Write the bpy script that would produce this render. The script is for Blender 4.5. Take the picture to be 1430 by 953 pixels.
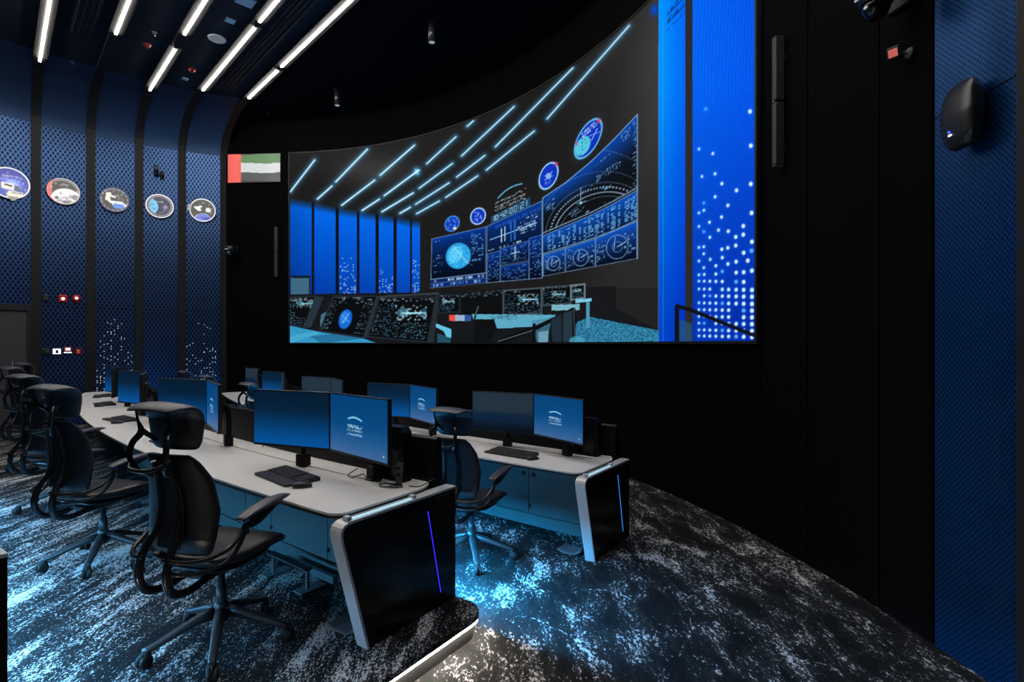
import bpy, bmesh, math, random
import numpy as np
from mathutils import Vector, Matrix

# ------------------------------------------------------------------ scene, camera, world, exposure
for o in list(bpy.data.objects):
    bpy.data.objects.remove(o, do_unlink=True)
scene = bpy.context.scene
COL = scene.collection
random.seed(7)
RNG = np.random.default_rng(11)

F, CX, HZ, HC = 740.0, 715.0, 480.8, 1.84        # focal length in px of the 1430 px frame, centre, horizon row, eye height
cam_d = bpy.data.cameras.new('camera'); cam_d.sensor_width = 36.0
cam_d.lens = F / 1430 * 36.0
cam_d.shift_y = (HZ - 476.5) / 1430
cam_d.clip_end = 200; cam_d.clip_start = 0.05
cam = bpy.data.objects.new('camera', cam_d); COL.objects.link(cam)
cam.location = (0, 0, HC); cam.rotation_euler = (math.pi/2, 0, 0)
scene.camera = cam
world = bpy.data.worlds.new('world'); scene.world = world; world.use_nodes = True
world.node_tree.nodes['Background'].inputs[0].default_value = (0.25, 0.45, 0.8, 1)
world.node_tree.nodes['Background'].inputs[1].default_value = 0.012
vs = scene.view_settings
vs.view_transform = 'Standard'; vs.look = 'None'; vs.exposure = 0.0; vs.gamma = 1.0; vs.use_curve_mapping = False
STRIP_POWER = 52.0        # ceiling light lines
BLUE_POWER = 2500.0         # blue light bars on the rear of the consoles
STEP_POWER = 170.0         # light line under the lip of the stepped floor

# ------------------------------------------------------------------ helpers
def srgb(r, g, b):
    def c(v):
        v /= 255.0
        return v/12.92 if v <= 0.04045 else ((v+0.055)/1.055)**2.4
    return (c(r), c(g), c(b), 1.0)

class MB:
    """collects faces, then links them as one mesh object"""
    def __init__(s): s.v = []; s.f = []; s.sm = []
    def add(s, verts, faces, smooth=False):
        k = len(s.v); s.v += [tuple(map(float, p)) for p in verts]
        s.f += [tuple(k+i for i in f) for f in faces]; s.sm += [smooth]*len(faces)
        return s
    def box(s, c, d, M=None, ch=0.0):
        x, y, z = (q/2 for q in d); P = []
        if ch <= 0:
            P = [(sx*x, sy*y, sz*z) for sx in (-1, 1) for sy in (-1, 1) for sz in (-1, 1)]
            Fc = [(0,1,3,2), (4,6,7,5), (0,4,5,1), (2,3,7,6), (0,2,6,4), (1,5,7,3)]
        else:
            ch = min(ch, 0.49*min(d))
            bm = bmesh.new(); bmesh.ops.create_cube(bm, size=1)
            for q in bm.verts: q.co = Vector((q.co.x*d[0], q.co.y*d[1], q.co.z*d[2]))
            bmesh.ops.bevel(bm, geom=list(bm.edges), offset=ch, segments=2, profile=0.5, affect='EDGES')
            bm.verts.ensure_lookup_table(); P = [tuple(q.co) for q in bm.verts]
            Fc = [tuple(q.index for q in f.verts) for f in bm.faces]; bm.free()
        out = []
        for p in P:
            p = Vector(p)
            if M is not None: p = M @ p
            out.append(p + Vector(c))
        return s.add(out, Fc)
    def loft(s, rings, cap=True, smooth=True, closed=False):
        n = len(rings[0]); V = [p for r in rings for p in r]; Fc = []
        m = len(rings)
        for i in range(m if closed else m-1):
            a = i*n; b = ((i+1) % m)*n
            for j in range(n):
                Fc.append((a+j, a+(j+1) % n, b+(j+1) % n, b+j))
        s.add(V, Fc, smooth)
        if cap and not closed:
            k = len(s.v)-len(V)
            s.f.append(tuple(k+j for j in reversed(range(n)))); s.sm.append(False)
            s.f.append(tuple(k+(m-1)*n+j for j in range(n))); s.sm.append(False)
        return s
    def tube(s, path, r, n=8, sub=0, cap=True, closed=False):
        P = [Vector(p) for p in path]
        if sub: P, r = smooth_path(P, r, sub)
        m = len(P); R = r if hasattr(r, '__len__') else [r]*m
        up = None; rings = []
        for i in range(m):
            t = (P[min(i+1, m-1)] - P[max(i-1, 0)])
            if t.length < 1e-9: t = Vector((0, 0, 1))
            t.normalize()
            if up is None:
                up = Vector((0, 0, 1)) if abs(t.z) < 0.9 else Vector((1, 0, 0))
            u = (up - t*up.dot(t))
            if u.length < 1e-6: u = t.orthogonal()
            u.normalize(); up = u; w = t.cross(u)
            rings.append([P[i] + (u*math.cos(2*math.pi*j/n) + w*math.sin(2*math.pi*j/n))*R[i] for j in range(n)])
        return s.loft(rings, cap)
    def lathe(s, prof, n=16, c=(0, 0, 0), axis=None, smooth=True):
        """prof: list of (r, h) along axis (default z)"""
        ax = Vector(axis or (0, 0, 1)).normalized(); u = ax.orthogonal().normalized(); w = ax.cross(u)
        c = Vector(c)
        return s.loft([[c + ax*h + (u*math.cos(2*math.pi*j/n) + w*math.sin(2*math.pi*j/n))*max(r, 1e-4) for j in range(n)] for r, h in prof], True, smooth)
    def prism(s, poly, fn0, fn1):
        """poly: list of 2-D points; fn0/fn1 lift them to the two end faces"""
        n = len(poly); A = [fn0(p) for p in poly]; B = [fn1(p) for p in poly]
        Fc = [tuple(reversed(range(n))), tuple(range(n, 2*n))]
        Fc += [(i, (i+1) % n, n+(i+1) % n, n+i) for i in range(n)]
        return s.add(A+B, Fc)
    def build(s, name, mat, parent=None, origin=(0, 0, 0)):
        me = bpy.data.meshes.new(name)
        o3 = Vector(origin)
        me.from_pydata([tuple(Vector(p)-o3) for p in s.v], [], s.f)
        me.polygons.foreach_set('use_smooth', s.sm)
        bm = bmesh.new(); bm.from_mesh(me); bmesh.ops.recalc_face_normals(bm, faces=bm.faces); bm.to_mesh(me); bm.free()
        me.materials.append(mat)
        ob = bpy.data.objects.new(name, me); COL.objects.link(ob)
        if parent is not None: ob.parent = parent
        else: ob.location = o3
        return ob

def smooth_path(P, r, sub):
    n = len(P); R = list(r) if hasattr(r, '__len__') else [r]*n
    out = []; ro = []
    for i in range(n-1):
        p0, p1, p2, p3 = P[max(i-1, 0)], P[i], P[i+1], P[min(i+2, n-1)]
        for k in range(sub):
            t = k/sub
            out.append(0.5*((2*p1) + (p2-p0)*t + (2*p0-5*p1+4*p2-p3)*t*t + (3*p1-p0-3*p2+p3)*t**3))
            ro.append(R[i]*(1-t)+R[i+1]*t)
    out.append(P[-1]); ro.append(R[-1])
    return out, ro

def pad(mb, spine, halfw, halft, bow=0.0, n=20, e=0.55, sub=4, side=(1, 0, 0)):
    """cushion: superellipse sections along a spine; bow pushes the edges along the section normal"""
    S = Vector(side)
    P, W = smooth_path([Vector(p) for p in spine], halfw, sub); _, T = smooth_path([Vector(p) for p in spine], halft, sub)
    m = len(P); rings = []
    for i in range(m):
        t = (P[min(i+1, m-1)]-P[max(i-1, 0)]).normalized(); nn = S.cross(t).normalized()
        k = min(i, m-1-i); end = min(1.0, 0.35+0.4*k) if k < 2 else 1.0
        ring = []
        for j in range(n):
            a = 2*math.pi*j/n; ca, sa = math.cos(a), math.sin(a)
            x = math.copysign(abs(ca)**e, ca); y = math.copysign(abs(sa)**e, sa)
            ring.append(P[i] + S*(x*W[i]*(0.9+0.1*end)) + nn*(y*T[i]*end + bow*x*x))
        rings.append(ring)
    return mb.loft(rings, True, True)

def tag(o, label=None, cat=None, group=None, kind=None):
    if label: o['label'] = label
    if cat: o['category'] = cat
    if group: o['group'] = group
    if kind: o['kind'] = kind
    return o

def empty(name, loc=(0, 0, 0), rz=0.0):
    o = bpy.data.objects.new(name, None); COL.objects.link(o)
    o.empty_display_size = 0.1; o.location = loc; o.rotation_euler = (0, 0, rz)
    return o

def copy_tree(o, parent=None):
    c = o.copy(); COL.objects.link(c); c.parent = parent
    for ch in o.children:
        copy_tree(ch, c)
    return c

# ------------------------------------------------------------------ materials
MATS = {}
def mat(name, col, rough=0.5, metal=0.0, spec=0.5, emit=None, power=0.0):
    m = bpy.data.materials.new(name); m.use_nodes = True
    b = m.node_tree.nodes['Principled BSDF']
    b.inputs['Base Color'].default_value = col if len(col) == 4 else (*col, 1)
    b.inputs['Roughness'].default_value = rough; b.inputs['Metallic'].default_value = metal
    b.inputs['Specular IOR Level'].default_value = spec
    if emit is not None:
        b.inputs['Emission Color'].default_value = emit if len(emit) == 4 else (*emit, 1)
        b.inputs['Emission Strength'].default_value = power
    MATS[name] = m
    return m

def grain(m, scale=200, amount=0.15, bump=0.0, stretch=(1, 1, 1)):
    """adds fine procedural variation of colour (and relief) to a material"""
    nt = m.node_tree; b = nt.nodes['Principled BSDF']; base = tuple(b.inputs['Base Color'].default_value)
    tc = nt.nodes.new('ShaderNodeTexCoord'); mp = nt.nodes.new('ShaderNodeMapping'); mp.inputs['Scale'].default_value = stretch
    nz = nt.nodes.new('ShaderNodeTexNoise'); nz.inputs['Scale'].default_value = scale; nz.inputs['Detail'].default_value = 3
    nt.links.new(tc.outputs['Object'], mp.inputs['Vector']); nt.links.new(mp.outputs[0], nz.inputs['Vector'])
    cr = nt.nodes.new('ShaderNodeValToRGB')
    cr.color_ramp.elements[0].position = 0.3; cr.color_ramp.elements[1].position = 0.7
    cr.color_ramp.elements[0].color = tuple(c*(1-amount) for c in base[:3])+(1,)
    cr.color_ramp.elements[1].color = tuple(min(1, c*(1+amount)) for c in base[:3])+(1,)
    nt.links.new(nz.outputs['Fac'], cr.inputs[0]); nt.links.new(cr.outputs[0], b.inputs['Base Color'])
    if bump:
        bp = nt.nodes.new('ShaderNodeBump'); bp.inputs['Strength'].default_value = bump; bp.inputs['Distance'].default_value = 0.002
        nt.links.new(nz.outputs['Fac'], bp.inputs['Height']); nt.links.new(bp.outputs[0], b.inputs['Normal'])
    return m

grain(mat('wall_black', (0.0022, 0.0022, 0.0023), 0.9, spec=0.03), 150, 0.3)
grain(mat('ceiling_black', (0.004, 0.0045, 0.006), 0.9, spec=0.05), 90, 0.2)
grain(mat('ceiling_navy', (0.010, 0.016, 0.028), 0.8, spec=0.1), 60, 0.15)
grain(mat('cove_navy', (0.03, 0.062, 0.13), 0.5, metal=0.7, spec=0.3), 60, 0.1)
grain(mat('rib_black', (0.007, 0.007, 0.0075), 0.55, spec=0.3), 120, 0.2)
grain(mat('worktop', (0.62, 0.61, 0.60), 0.5, spec=0.4), 400, 0.12)
grain(mat('silver', (0.55, 0.57, 0.58), 0.45, metal=0.25), 300, 0.1, stretch=(1, 1, 0.1))
mat('black_glass', (0.004, 0.0045, 0.006), 0.18, spec=0.25)
mat('black_edge', (0.008, 0.008, 0.009), 0.5, spec=0.4)
grain(mat('cabinet', (0.06, 0.105, 0.11), 0.45, spec=0.4), 180, 0.06)
grain(mat('leather', (0.016, 0.016, 0.019), 0.36, spec=0.5), 220, 0.2, bump=0.25)
grain(mat('leather_top', (0.04, 0.04, 0.052), 0.42, spec=0.6), 220, 0.2, bump=0.25)  # lighter copy of the leather: overhead highlight put into the colour
mat('chair_plastic', (0.012, 0.013, 0.015), 0.32, spec=0.5)
mat('chair_tube', (0.02, 0.021, 0.024), 0.22, metal=0.3, spec=0.6)
mat('chair_base', (0.018, 0.019, 0.021), 0.42, spec=0.5)
mat('rubber', (0.008, 0.008, 0.008), 0.6, spec=0.3)
mat('bezel', (0.01, 0.01, 0.011), 0.35, spec=0.5)
grain(mat('key_black', (0.05, 0.05, 0.053), 0.5, spec=0.4), 300, 0.15)
mat('board_grey', (0.022, 0.022, 0.024), 0.55, spec=0.4)
mat('housing', (0.0022, 0.0025, 0.003), 0.45, spec=0.2)
mat('grey_metal', (0.14, 0.145, 0.15), 0.4, metal=0.5)
mat('chrome', (0.6, 0.62, 0.65), 0.2, metal=1.0)
mat('white_plastic', (0.6, 0.62, 0.64), 0.4, emit=None)
mat('red_plastic', srgb(190, 30, 28), 0.35)
mat('red_deep', srgb(120, 12, 16), 0.3)
mat('grey_door', (0.05, 0.05, 0.052), 0.5, spec=0.3)
mat('sensor_red', srgb(230, 110, 100), 0.3, emit=srgb(235, 120, 110), power=0.35)
mat('vent_blade', (0.004, 0.005, 0.007), 0.6)
mat('strip_light', (1, 1, 1), 0.5, emit=(1.0, 0.955, 0.9, 1), power=STRIP_POWER)
mat('blue_bar', (0.1, 0.3, 0.5), 0.5, emit=(0.03, 0.42, 0.95, 1), power=BLUE_POWER)
mat('blue_bar_dim', (0.1, 0.3, 0.5), 0.5, emit=(0.12, 0.46, 0.86, 1), power=BLUE_POWER*0.12)
mat('step_light', (1, 1, 1), 0.5, emit=(1.0, 0.87, 0.74, 1), power=STEP_POWER)
mat('cyan_bar', (0.6, 0.8, 0.9), 0.3, emit=srgb(150, 215, 235), power=0.9)
mat('violet_line', (0.05, 0.05, 0.5), 0.3, emit=srgb(48, 34, 255), power=1.6)
mat('azure_line', (0.05, 0.2, 0.5), 0.3, emit=srgb(50, 130, 235), power=1.4)
mat('dot_light', (1, 1, 1), 0.5, emit=(0.75, 0.85, 1.0, 1), power=0.7)
mat('led_blue', (0, 0, 1), 0.3, emit=srgb(50, 80, 255), power=3.0)
mat('led_white', (1, 1, 1), 0.3, emit=(0.9, 0.95, 1, 1), power=1.0)  # also makes white plates and a horn glow that are no lamps
mat('lens_light', (0.6, 0.6, 0.6), 0.2, emit=srgb(170, 185, 190), power=0.6)
mat('lens_glass', (0.004, 0.005, 0.009), 0.12, spec=0.5)
mat('channel_grey', (0.022, 0.021, 0.020), 0.7, spec=0.2)  # lightened so that a halo shows beside the strips
mat('cable', (0.006, 0.006, 0.006), 0.5)
mat('speaker_grille', (0.02, 0.02, 0.021), 0.5, spec=0.4)
grain(mat('speaker_white', srgb(120, 165, 200), 0.5), 300, 0.1)

def vcol_material(name, power=1.0, rough=0.4, base=0.02):
    """a display: gives off the colours stored on its mesh"""
    m = bpy.data.materials.new(name); m.use_nodes = True; nt = m.node_tree; b = nt.nodes['Principled BSDF']
    b.inputs['Base Color'].default_value = (base, base, base, 1); b.inputs['Roughness'].default_value = rough
    a = nt.nodes.new('ShaderNodeAttribute'); a.attribute_name = 'Col'
    nt.links.new(a.outputs['Color'], b.inputs['Emission Color']); b.inputs['Emission Strength'].default_value = power
    MATS[name] = m; return m
vcol_material('led_surface', 1.0, 0.6, 0.001)
MATS['led_surface'].node_tree.nodes['Principled BSDF'].inputs['Specular IOR Level'].default_value = 0.0
vcol_material('monitor_picture', 1.0, 0.4, 0.004)
MATS['monitor_picture'].node_tree.nodes['Principled BSDF'].inputs['Specular IOR Level'].default_value = 0.15
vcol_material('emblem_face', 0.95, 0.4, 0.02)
vcol_material('sign_face', 1.0, 0.4, 0.02)

def perforated(name, base, hole, pitch, vpitch, size, rough=0.45, soft=0.12, metal=0.85, bump=0.3):
    """metal sheet with a staggered pattern of punched holes, in the sheet's own UV (metres)"""
    m = bpy.data.materials.new(name); m.use_nodes = True; nt = m.node_tree; b = nt.nodes['Principled BSDF']
    N = nt.nodes.new; L = nt.links.new
    uv = N('ShaderNodeUVMap'); uv.uv_map = 'UVMap'; sep = N('ShaderNodeSeparateXYZ'); L(uv.outputs[0], sep.inputs[0])
    def math_(op, a, bb=None):
        n = N('ShaderNodeMath'); n.operation = op
        for i, q in enumerate((a, bb)):
            if q is None: continue
            if isinstance(q, (int, float)): n.inputs[i].default_value = q
            else: L(q, n.inputs[i])
        return n.outputs[0]
    u = math_('MULTIPLY', sep.outputs[0], 2*math.pi/pitch); v = math_('MULTIPLY', sep.outputs[1], 2*math.pi/vpitch)
    w = math_('MULTIPLY', math_('COSINE', u), math_('COSINE', v))          # staggered grid of bumps
    mr = N('ShaderNodeMapRange'); mr.inputs['From Min'].default_value = size; mr.inputs['From Max'].default_value = size+soft
    L(w, mr.inputs['Value'])
    mx = N('ShaderNodeMix'); mx.data_type = 'RGBA'; mx.inputs['A'].default_value = (*base, 1); mx.inputs['B'].default_value = (*hole, 1)
    L(mr.outputs[0], mx.inputs['Factor']); L(mx.outputs['Result'], b.inputs['Base Color'])
    b.inputs['Roughness'].default_value = rough; b.inputs['Metallic'].default_value = metal; b.inputs['Specular IOR Level'].default_value = 0.35
    bp = N('ShaderNodeBump'); bp.invert = True; bp.inputs['Strength'].default_value = bump; bp.inputs['Distance'].default_value = 0.004
    L(mr.outputs[0], bp.inputs['Height'])
    if bump: L(bp.outputs[0], b.inputs['Normal'])
    MATS[name] = m; return m
perforated('panel_perforated', (0.036, 0.080, 0.185), (0.001, 0.008, 0.032), 0.075, 0.13, 0.10, rough=0.30, metal=0.75, bump=0.0)
perforated('panel_perforated_fine', (0.004, 0.056, 0.19), (0.001, 0.009, 0.038), 0.030, 0.034, 0.1, metal=0.7, rough=0.35)

def carpet_material(name, f_scale, f_detail, rot_deg, aniso, s_scale, s_w, c_w, c_scale, vein_w, base_thr):
    m = bpy.data.materials.new(name); m.use_nodes = True; nt = m.node_tree; b = nt.nodes['Principled BSDF']
    N = nt.nodes.new; L = nt.links.new
    tc = N('ShaderNodeTexCoord')
    def mp(scale, rot, loc=(0, 0, 0)):
        q = N('ShaderNodeMapping'); q.inputs['Scale'].default_value = scale; q.inputs['Rotation'].default_value = (0, 0, rot); q.inputs['Location'].default_value = loc
        L(tc.outputs['Object'], q.inputs['Vector']); return q.outputs[0]
    def noise(vec, scale, detail=3, rough=0.55, dist=0.0):
        q = N('ShaderNodeTexNoise'); q.inputs['Scale'].default_value = scale; q.inputs['Detail'].default_value = detail
        q.inputs['Roughness'].default_value = rough; q.inputs['Distortion'].default_value = dist
        L(vec, q.inputs['Vector']); return q.outputs['Fac']
    def math_(op, a, bb=None, clamp=False):
        n = N('ShaderNodeMath'); n.operation = op; n.use_clamp = clamp
        for i, q in enumerate((a, bb)):
            if q is None: continue
            if isinstance(q, (int, float)): n.inputs[i].default_value = q
            else: L(q, n.inputs[i])
        return n.outputs[0]
    def ramp(v, lo, hi):
        q = N('ShaderNodeMapRange'); q.interpolation_type = 'SMOOTHSTEP'; q.inputs['From Min'].default_value = lo; q.inputs['From Max'].default_value = hi
        L(v, q.inputs['Value']); return q.outputs[0]
    rot = math.radians(rot_deg)
    streak = noise(mp((1.0, aniso, 1), rot), s_scale, 7, 0.70, 0.5)          # long smears of pile
    cloud = noise(mp((1.0, 0.55, 1), rot, (3, 7, 0)), c_scale, 5, 0.65, 0.5)  # worn patches
    fleck = noise(mp((1, 0.55, 1), rot), f_scale, f_detail, 0.85)                     # single tufts
    fleck2 = noise(mp((1, 1, 1), 0.3, (5, 1, 0)), 260, 1, 0.5)
    vein_n = noise(mp((1.0, 0.6, 1), rot, (1, 2, 0)), 1.15, 5, 0.55, 0.5)
    vein = math_('SUBTRACT', 1.0, ramp(math_('ABSOLUTE', math_('SUBTRACT', vein_n, 0.5)), 0.0, 0.011))
    body = math_('ADD', math_('MULTIPLY', ramp(streak, 0.42, 0.66), s_w), math_('MULTIPLY', ramp(cloud, 0.40, 0.68), c_w))
    thr = math_('SUBTRACT', base_thr, math_('MULTIPLY', math_('ADD', body, math_('MULTIPLY', vein, vein_w)), 0.26))
    tuft = ramp(math_('SUBTRACT', fleck, thr), -0.015, 0.03)
    grey = math_('MULTIPLY', math_('ADD', body, 0.06), math_('ADD', math_('MULTIPLY', fleck2, 0.9), 0.1))
    val = math_('ADD', math_('MULTIPLY', tuft, 0.62), math_('MULTIPLY', grey, 0.10), True)
    cr = N('ShaderNodeValToRGB'); e = cr.color_ramp.elements
    e[0].position = 0.0; e[0].color = (0.006, 0.0062, 0.0068, 1); e[1].position = 0.65; e[1].color = (0.50, 0.50, 0.49, 1)
    k = e.new(0.12); k.color = (0.075, 0.077, 0.08, 1)
    L(val, cr.inputs[0]); L(cr.outputs[0], b.inputs['Base Color'])
    b.inputs['Roughness'].default_value = 0.95; b.inputs['Specular IOR Level'].default_value = 0.05
    bp = N('ShaderNodeBump'); bp.inputs['Strength'].default_value = 0.5; bp.inputs['Distance'].default_value = 0.006
    L(fleck, bp.inputs['Height']); L(bp.outputs[0], b.inputs['Normal'])
    MATS[name] = m
carpet_material('carpet_tier', 85, 3, 46, 0.18, 9.5, 0.62, 0.30, 1.6, 0.15, 0.655)
carpet_material('carpet', 48, 4, 62, 0.35, 7.0, 0.45, 0.45, 2.2, 0.32, 0.68)

# ------------------------------------------------------------------ plan of the room (metres; eye above the origin, looking along +Y)
WC = (-6.61, 3.35)                                   # centre of the curved screen wall
_t = np.array([(-5.13,12.28),(-4.36,12.18),(-3.31,11.95),(-2.43,11.59),(-1.41,10.96),(-.73,10.42),(.01,9.73),(.35,9.30),(.97,8.39),(1.60,7.24),(1.77,6.90),
               (1.90,6.69),(2.10,6.14),(2.24,5.60),(2.35,5.07),(2.44,4.58),(2.53,4.02),(2.58,3.72),(2.59,3.51),(2.61,3.29),(2.56,3.06),(2.53,2.90)])
_ph = np.arctan2(_t[:,1]-WC[1], _t[:,0]-WC[0]); _r = np.hypot(_t[:,0]-WC[0], _t[:,1]-WC[1])
_pf = np.polyfit(_ph, _r, 3)
PH0, PH1 = _ph.min(), _ph.max()
def wall_r(ph):
    return np.polyval(_pf, np.clip(ph, PH0, PH1))
def wall_xy(ph, off=0.0):
    r = wall_r(ph) - off                             # off: into the room
    return WC[0]+r*np.cos(ph), WC[1]+r*np.sin(ph)
_tab = np.linspace(-0.25, 1.75, 4000)
def phi_at(px, off=0.0):
    X, Y = wall_xy(_tab, off); p = CX+F*X/Y
    ok = Y > 0.5
    return float(np.interp(px, p[ok][::-1], _tab[ok][::-1]))
def on_wall(px, py, off=0.0):
    ph = phi_at(px, off); X, Y = wall_xy(ph, off)
    return Vector((float(X), float(Y), HC+(HZ-py)/F*float(Y))), ph
Z_LED0, Z_LED1, Z_CEIL = 1.872, 6.24, 7.1

def at_z(px, py, z):
    d = F*(HC-z)/(py-HZ)
    return Vector(((px-CX)/F*d, d, z))

PH_L = phi_at(313); _c = wall_xy(PH_L); CORNER = Vector((float(_c[0]), float(_c[1]), 0))
PHB = phi_at(1305)                                   # where the blue sheets begin on the right
# left wall: arc through three plan points
def circle3(a, b, c):
    ax, ay, bx, by, cx, cy = a.x, a.y, b.x, b.y, c.x, c.y
    d = 2*(ax*(by-cy)+bx*(cy-ay)+cx*(ay-by))
    ux = ((ax*ax+ay*ay)*(by-cy)+(bx*bx+by*by)*(cy-ay)+(cx*cx+cy*cy)*(ay-by))/d
    uy = ((ax*ax+ay*ay)*(cx-bx)+(bx*bx+by*by)*(ax-cx)+(cx*cx+cy*cy)*(bx-ax))/d
    return Vector((ux, uy, 0)), math.hypot(ax-ux, ay-uy)
LA = Vector((-9.81, 10.15, 0)); LB = CORNER.copy()
_m = (LA+LB)/2; _d = (LB-LA).normalized(); LM = _m + Vector((-_d.y, _d.x, 0))*0.28
LC, LR = circle3(LA, LM, LB)
def left_ang(p): return math.atan2(p.y-LC.y, p.x-LC.x)
AB = left_ang(LB); AA = left_ang(LA)
def left_xy(a, off=0.0):
    return Vector((LC.x+(LR-off)*math.cos(a), LC.y+(LR-off)*math.sin(a), 0))
_atab = np.linspace(AB, AA+0.9, 3000)
_apx = np.array([CX+F*left_xy(a).x/max(left_xy(a).y, 0.2) for a in _atab])
def left_at(px):
    return float(np.interp(px, _apx[::-1], _atab[::-1]))
def on_left(px, py, off=0.0):
    a = left_at(px); p = left_xy(a, off)
    return Vector((p.x, p.y, HC+(HZ-py)/F*left_xy(a).y)), a
Q = Vector((0.70, -0.714, 0)).normalized()           # direction of the ribs across the ceiling

# ------------------------------------------------------------------ structure: floor, tiers
TIER = 0.155
ROW = {1: dict(P=Vector((-0.94, 2.84, 0)), th=math.radians(145.6), k=math.radians(-2.1), z=TIER, L=10.3),
       2: dict(P=Vector((0.55, 4.39, 0)), th=math.radians(144.8), k=math.radians(-2.2), z=0.0, L=10.2),
       0: dict(P=Vector((-2.47, 1.31, 0)), th=math.radians(145.6), k=math.radians(-2.0), z=2*TIER, L=6.0)}
def row_pt(r, s, off, z=0.0):
    R = ROW[r]; th, k = R['th'], R['k']
    x = R['P'].x + (math.sin(th+k*s)-math.sin(th))/k; y = R['P'].y - (math.cos(th+k*s)-math.cos(th))/k
    t = th+k*s
    return Vector((x+math.sin(t)*off, y-math.cos(t)*off, R['z']+z))
def row_ang(r, s): return ROW[r]['th']+ROW[r]['k']*s

mb = MB(); mb.add([(-16, -6, 0), (8, -6, 0), (8, 18, 0), (-16, 18, 0)], [(0, 1, 2, 3)])
tag(mb.build('floor', MATS['carpet']), 'dark marbled carpet of the lower floor in front of the screen', kind='structure')

def tier_outline(r, d_end, over, back, n=24, r_c=0.16):
    """plan outline of a stepped floor: along the consoles, round the end, back towards the viewer"""
    pts = [row_pt(r, s, over) for s in np.linspace(13.5 if r == 1 else 11, 0.0, n)]
    a = row_ang(r, 0); A = Vector((math.cos(a), math.sin(a), 0)); P = Vector((math.sin(a), -math.cos(a), 0))
    o = row_pt(r, 0, over); c = o - A*(d_end-r_c) - P*r_c
    for i in range(9):
        t = math.pi/2*i/8
        pts.append(c + P*(r_c*math.cos(t)) - A*(r_c*math.sin(t)))
    pts.append(o - A*d_end - P*back)
    return [Vector((p.x, p.y, 0)) for p in pts]
def make_tier(name, r, z0, z1, d_end, over, back, far):
    out = tier_outline(r, d_end, over, back)
    poly = out + [Vector(q) for q in far]
    mb = MB(); P2 = [(p.x, p.y) for p in poly]
    mb.prism(P2, lambda p: (p[0], p[1], z1-0.035), lambda p: (p[0], p[1], z1))
    o = tag(mb.build(name, MATS['carpet_tier']), kind='structure')
    # recessed riser and, under the lip, the light line
    cen = Vector((sum(p.x for p in out)/len(out), sum(p.y for p in out)/len(out), 0))
    def inset(i, d):
        a = out[max(i-1, 0)]; b = out[min(i+1, len(out)-1)]; t = (b-a).normalized(); n = Vector((t.y, -t.x, 0))
        return out[i] + n*d
    s = 1 if (inset(5, 0.2)-row_pt(r, 5, -1)).length < (inset(5, -0.2)-row_pt(r, 5, -1)).length else -1
    mb = MB(); V = []; Fc = []
    for i in range(len(out)):
        q = inset(i, s*0.035); V += [(q.x, q.y, z0), (q.x, q.y, z1-0.03)]
    Fc = [(2*i, 2*i+2, 2*i+3, 2*i+1) for i in range(len(out)-1)]
    mb.add(V, Fc, True); mb.build('riser', MATS['rib_black'], o)
    rings = []
    for i in range(len(out)):
        q = inset(i, s*0.006); rings.append([Vector((q.x, q.y, z1-0.052)), Vector((q.x, q.y, z1-0.038)), Vector((*(inset(i, s*0.02).xy), z1-0.038)), Vector((*(inset(i, s*0.02).xy), z1-0.052))])
    k0 = 23                                          # the line is lit round the open end only
    mb = MB(); mb.loft(rings[k0:], True, False); mb.build('light_line', MATS['step_light'], o)
    mb = MB(); mb.loft(rings[:k0+1], True, False); mb.build('light_line_unlit', MATS['grey_metal'], o)
    return o
t1 = make_tier('floor_tier', 1, 0.0, TIER, 0.345, 0.90, 9.0, [(-16, -6, 0), (-16, 18, 0)])
t1['label'] = 'raised carpeted tier under the front console row with a lit step edge'
t0 = make_tier('floor_tier_upper', 0, TIER, 2*TIER, 0.30, 0.88, 5.0, [(-16, -6, 0), (-16, 12, 0)])
t0['label'] = 'upper carpeted tier under the rear console'

# ------------------------------------------------------------------ structure: curved black wall in upright panels, blue sheets at its right end
def arc_sheet(mb, ph0, ph1, off, z0, z1, th, n=8, uv=False):
    rings = []
    for ph in np.linspace(ph0, ph1, n+1):
        x0, y0 = wall_xy(ph, off); x1, y1 = wall_xy(ph, off+th)
        rings.append([Vector((x0, y0, z0)), Vector((x0, y0, z1)), Vector((x1, y1, z1)), Vector((x1, y1, z0))])
    return mb.loft(rings, True, False)
wall_root = None
seams = [phi_at(p) for p in (313, 402, 500, 600, 700, 800, 890, 988, 1062, 1128, 1228, 1303)]
mb = MB(); arc_sheet(mb, PH_L, phi_at(1303), -0.12, 0, Z_CEIL, 0.10, 60)
wall_front = tag(mb.build('wall_front', MATS['rib_black']), 'black curved wall that carries the big screen', kind='structure')
for i in range(len(seams)-1):
    g = 0.0009
    mb = MB(); arc_sheet(mb, seams[i]-g*(i > 0), seams[i+1]+g, -0.02, 0.0, Z_CEIL, 0.02, 10)
    mb.build('wall_panel', MATS['wall_black'], wall_front)

def uv_sheet(name, cols, zs, material, parent):
    """thin sheet through plan points (cols: (Vector, u)) with metre UVs, so that its punched pattern keeps its size"""
    V = []; Fc = []; UV = []
    for p, u in cols:
        for z, v in zs:
            V.append((p.x+z[0], p.y+z[1], z[2]) if isinstance(z, tuple) else (p.x, p.y, z)); UV.append((u, v))
    m = len(zs)
    for i in range(len(cols)-1):
        for j in range(m-1):
            Fc.append((i*m+j, (i+1)*m+j, (i+1)*m+j+1, i*m+j+1))
    me = bpy.data.meshes.new(name); me.from_pydata(V, [], Fc)
    ul = me.uv_layers.new(name='UVMap')
    for poly in me.polygons:
        poly.use_smooth = True
        for li in poly.loop_indices: ul.data[li].uv = UV[me.loops[li].vertex_index]
    me.materials.append(material)
    o = bpy.data.objects.new(name, me); COL.objects.link(o); o.parent = parent
    return o
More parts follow.
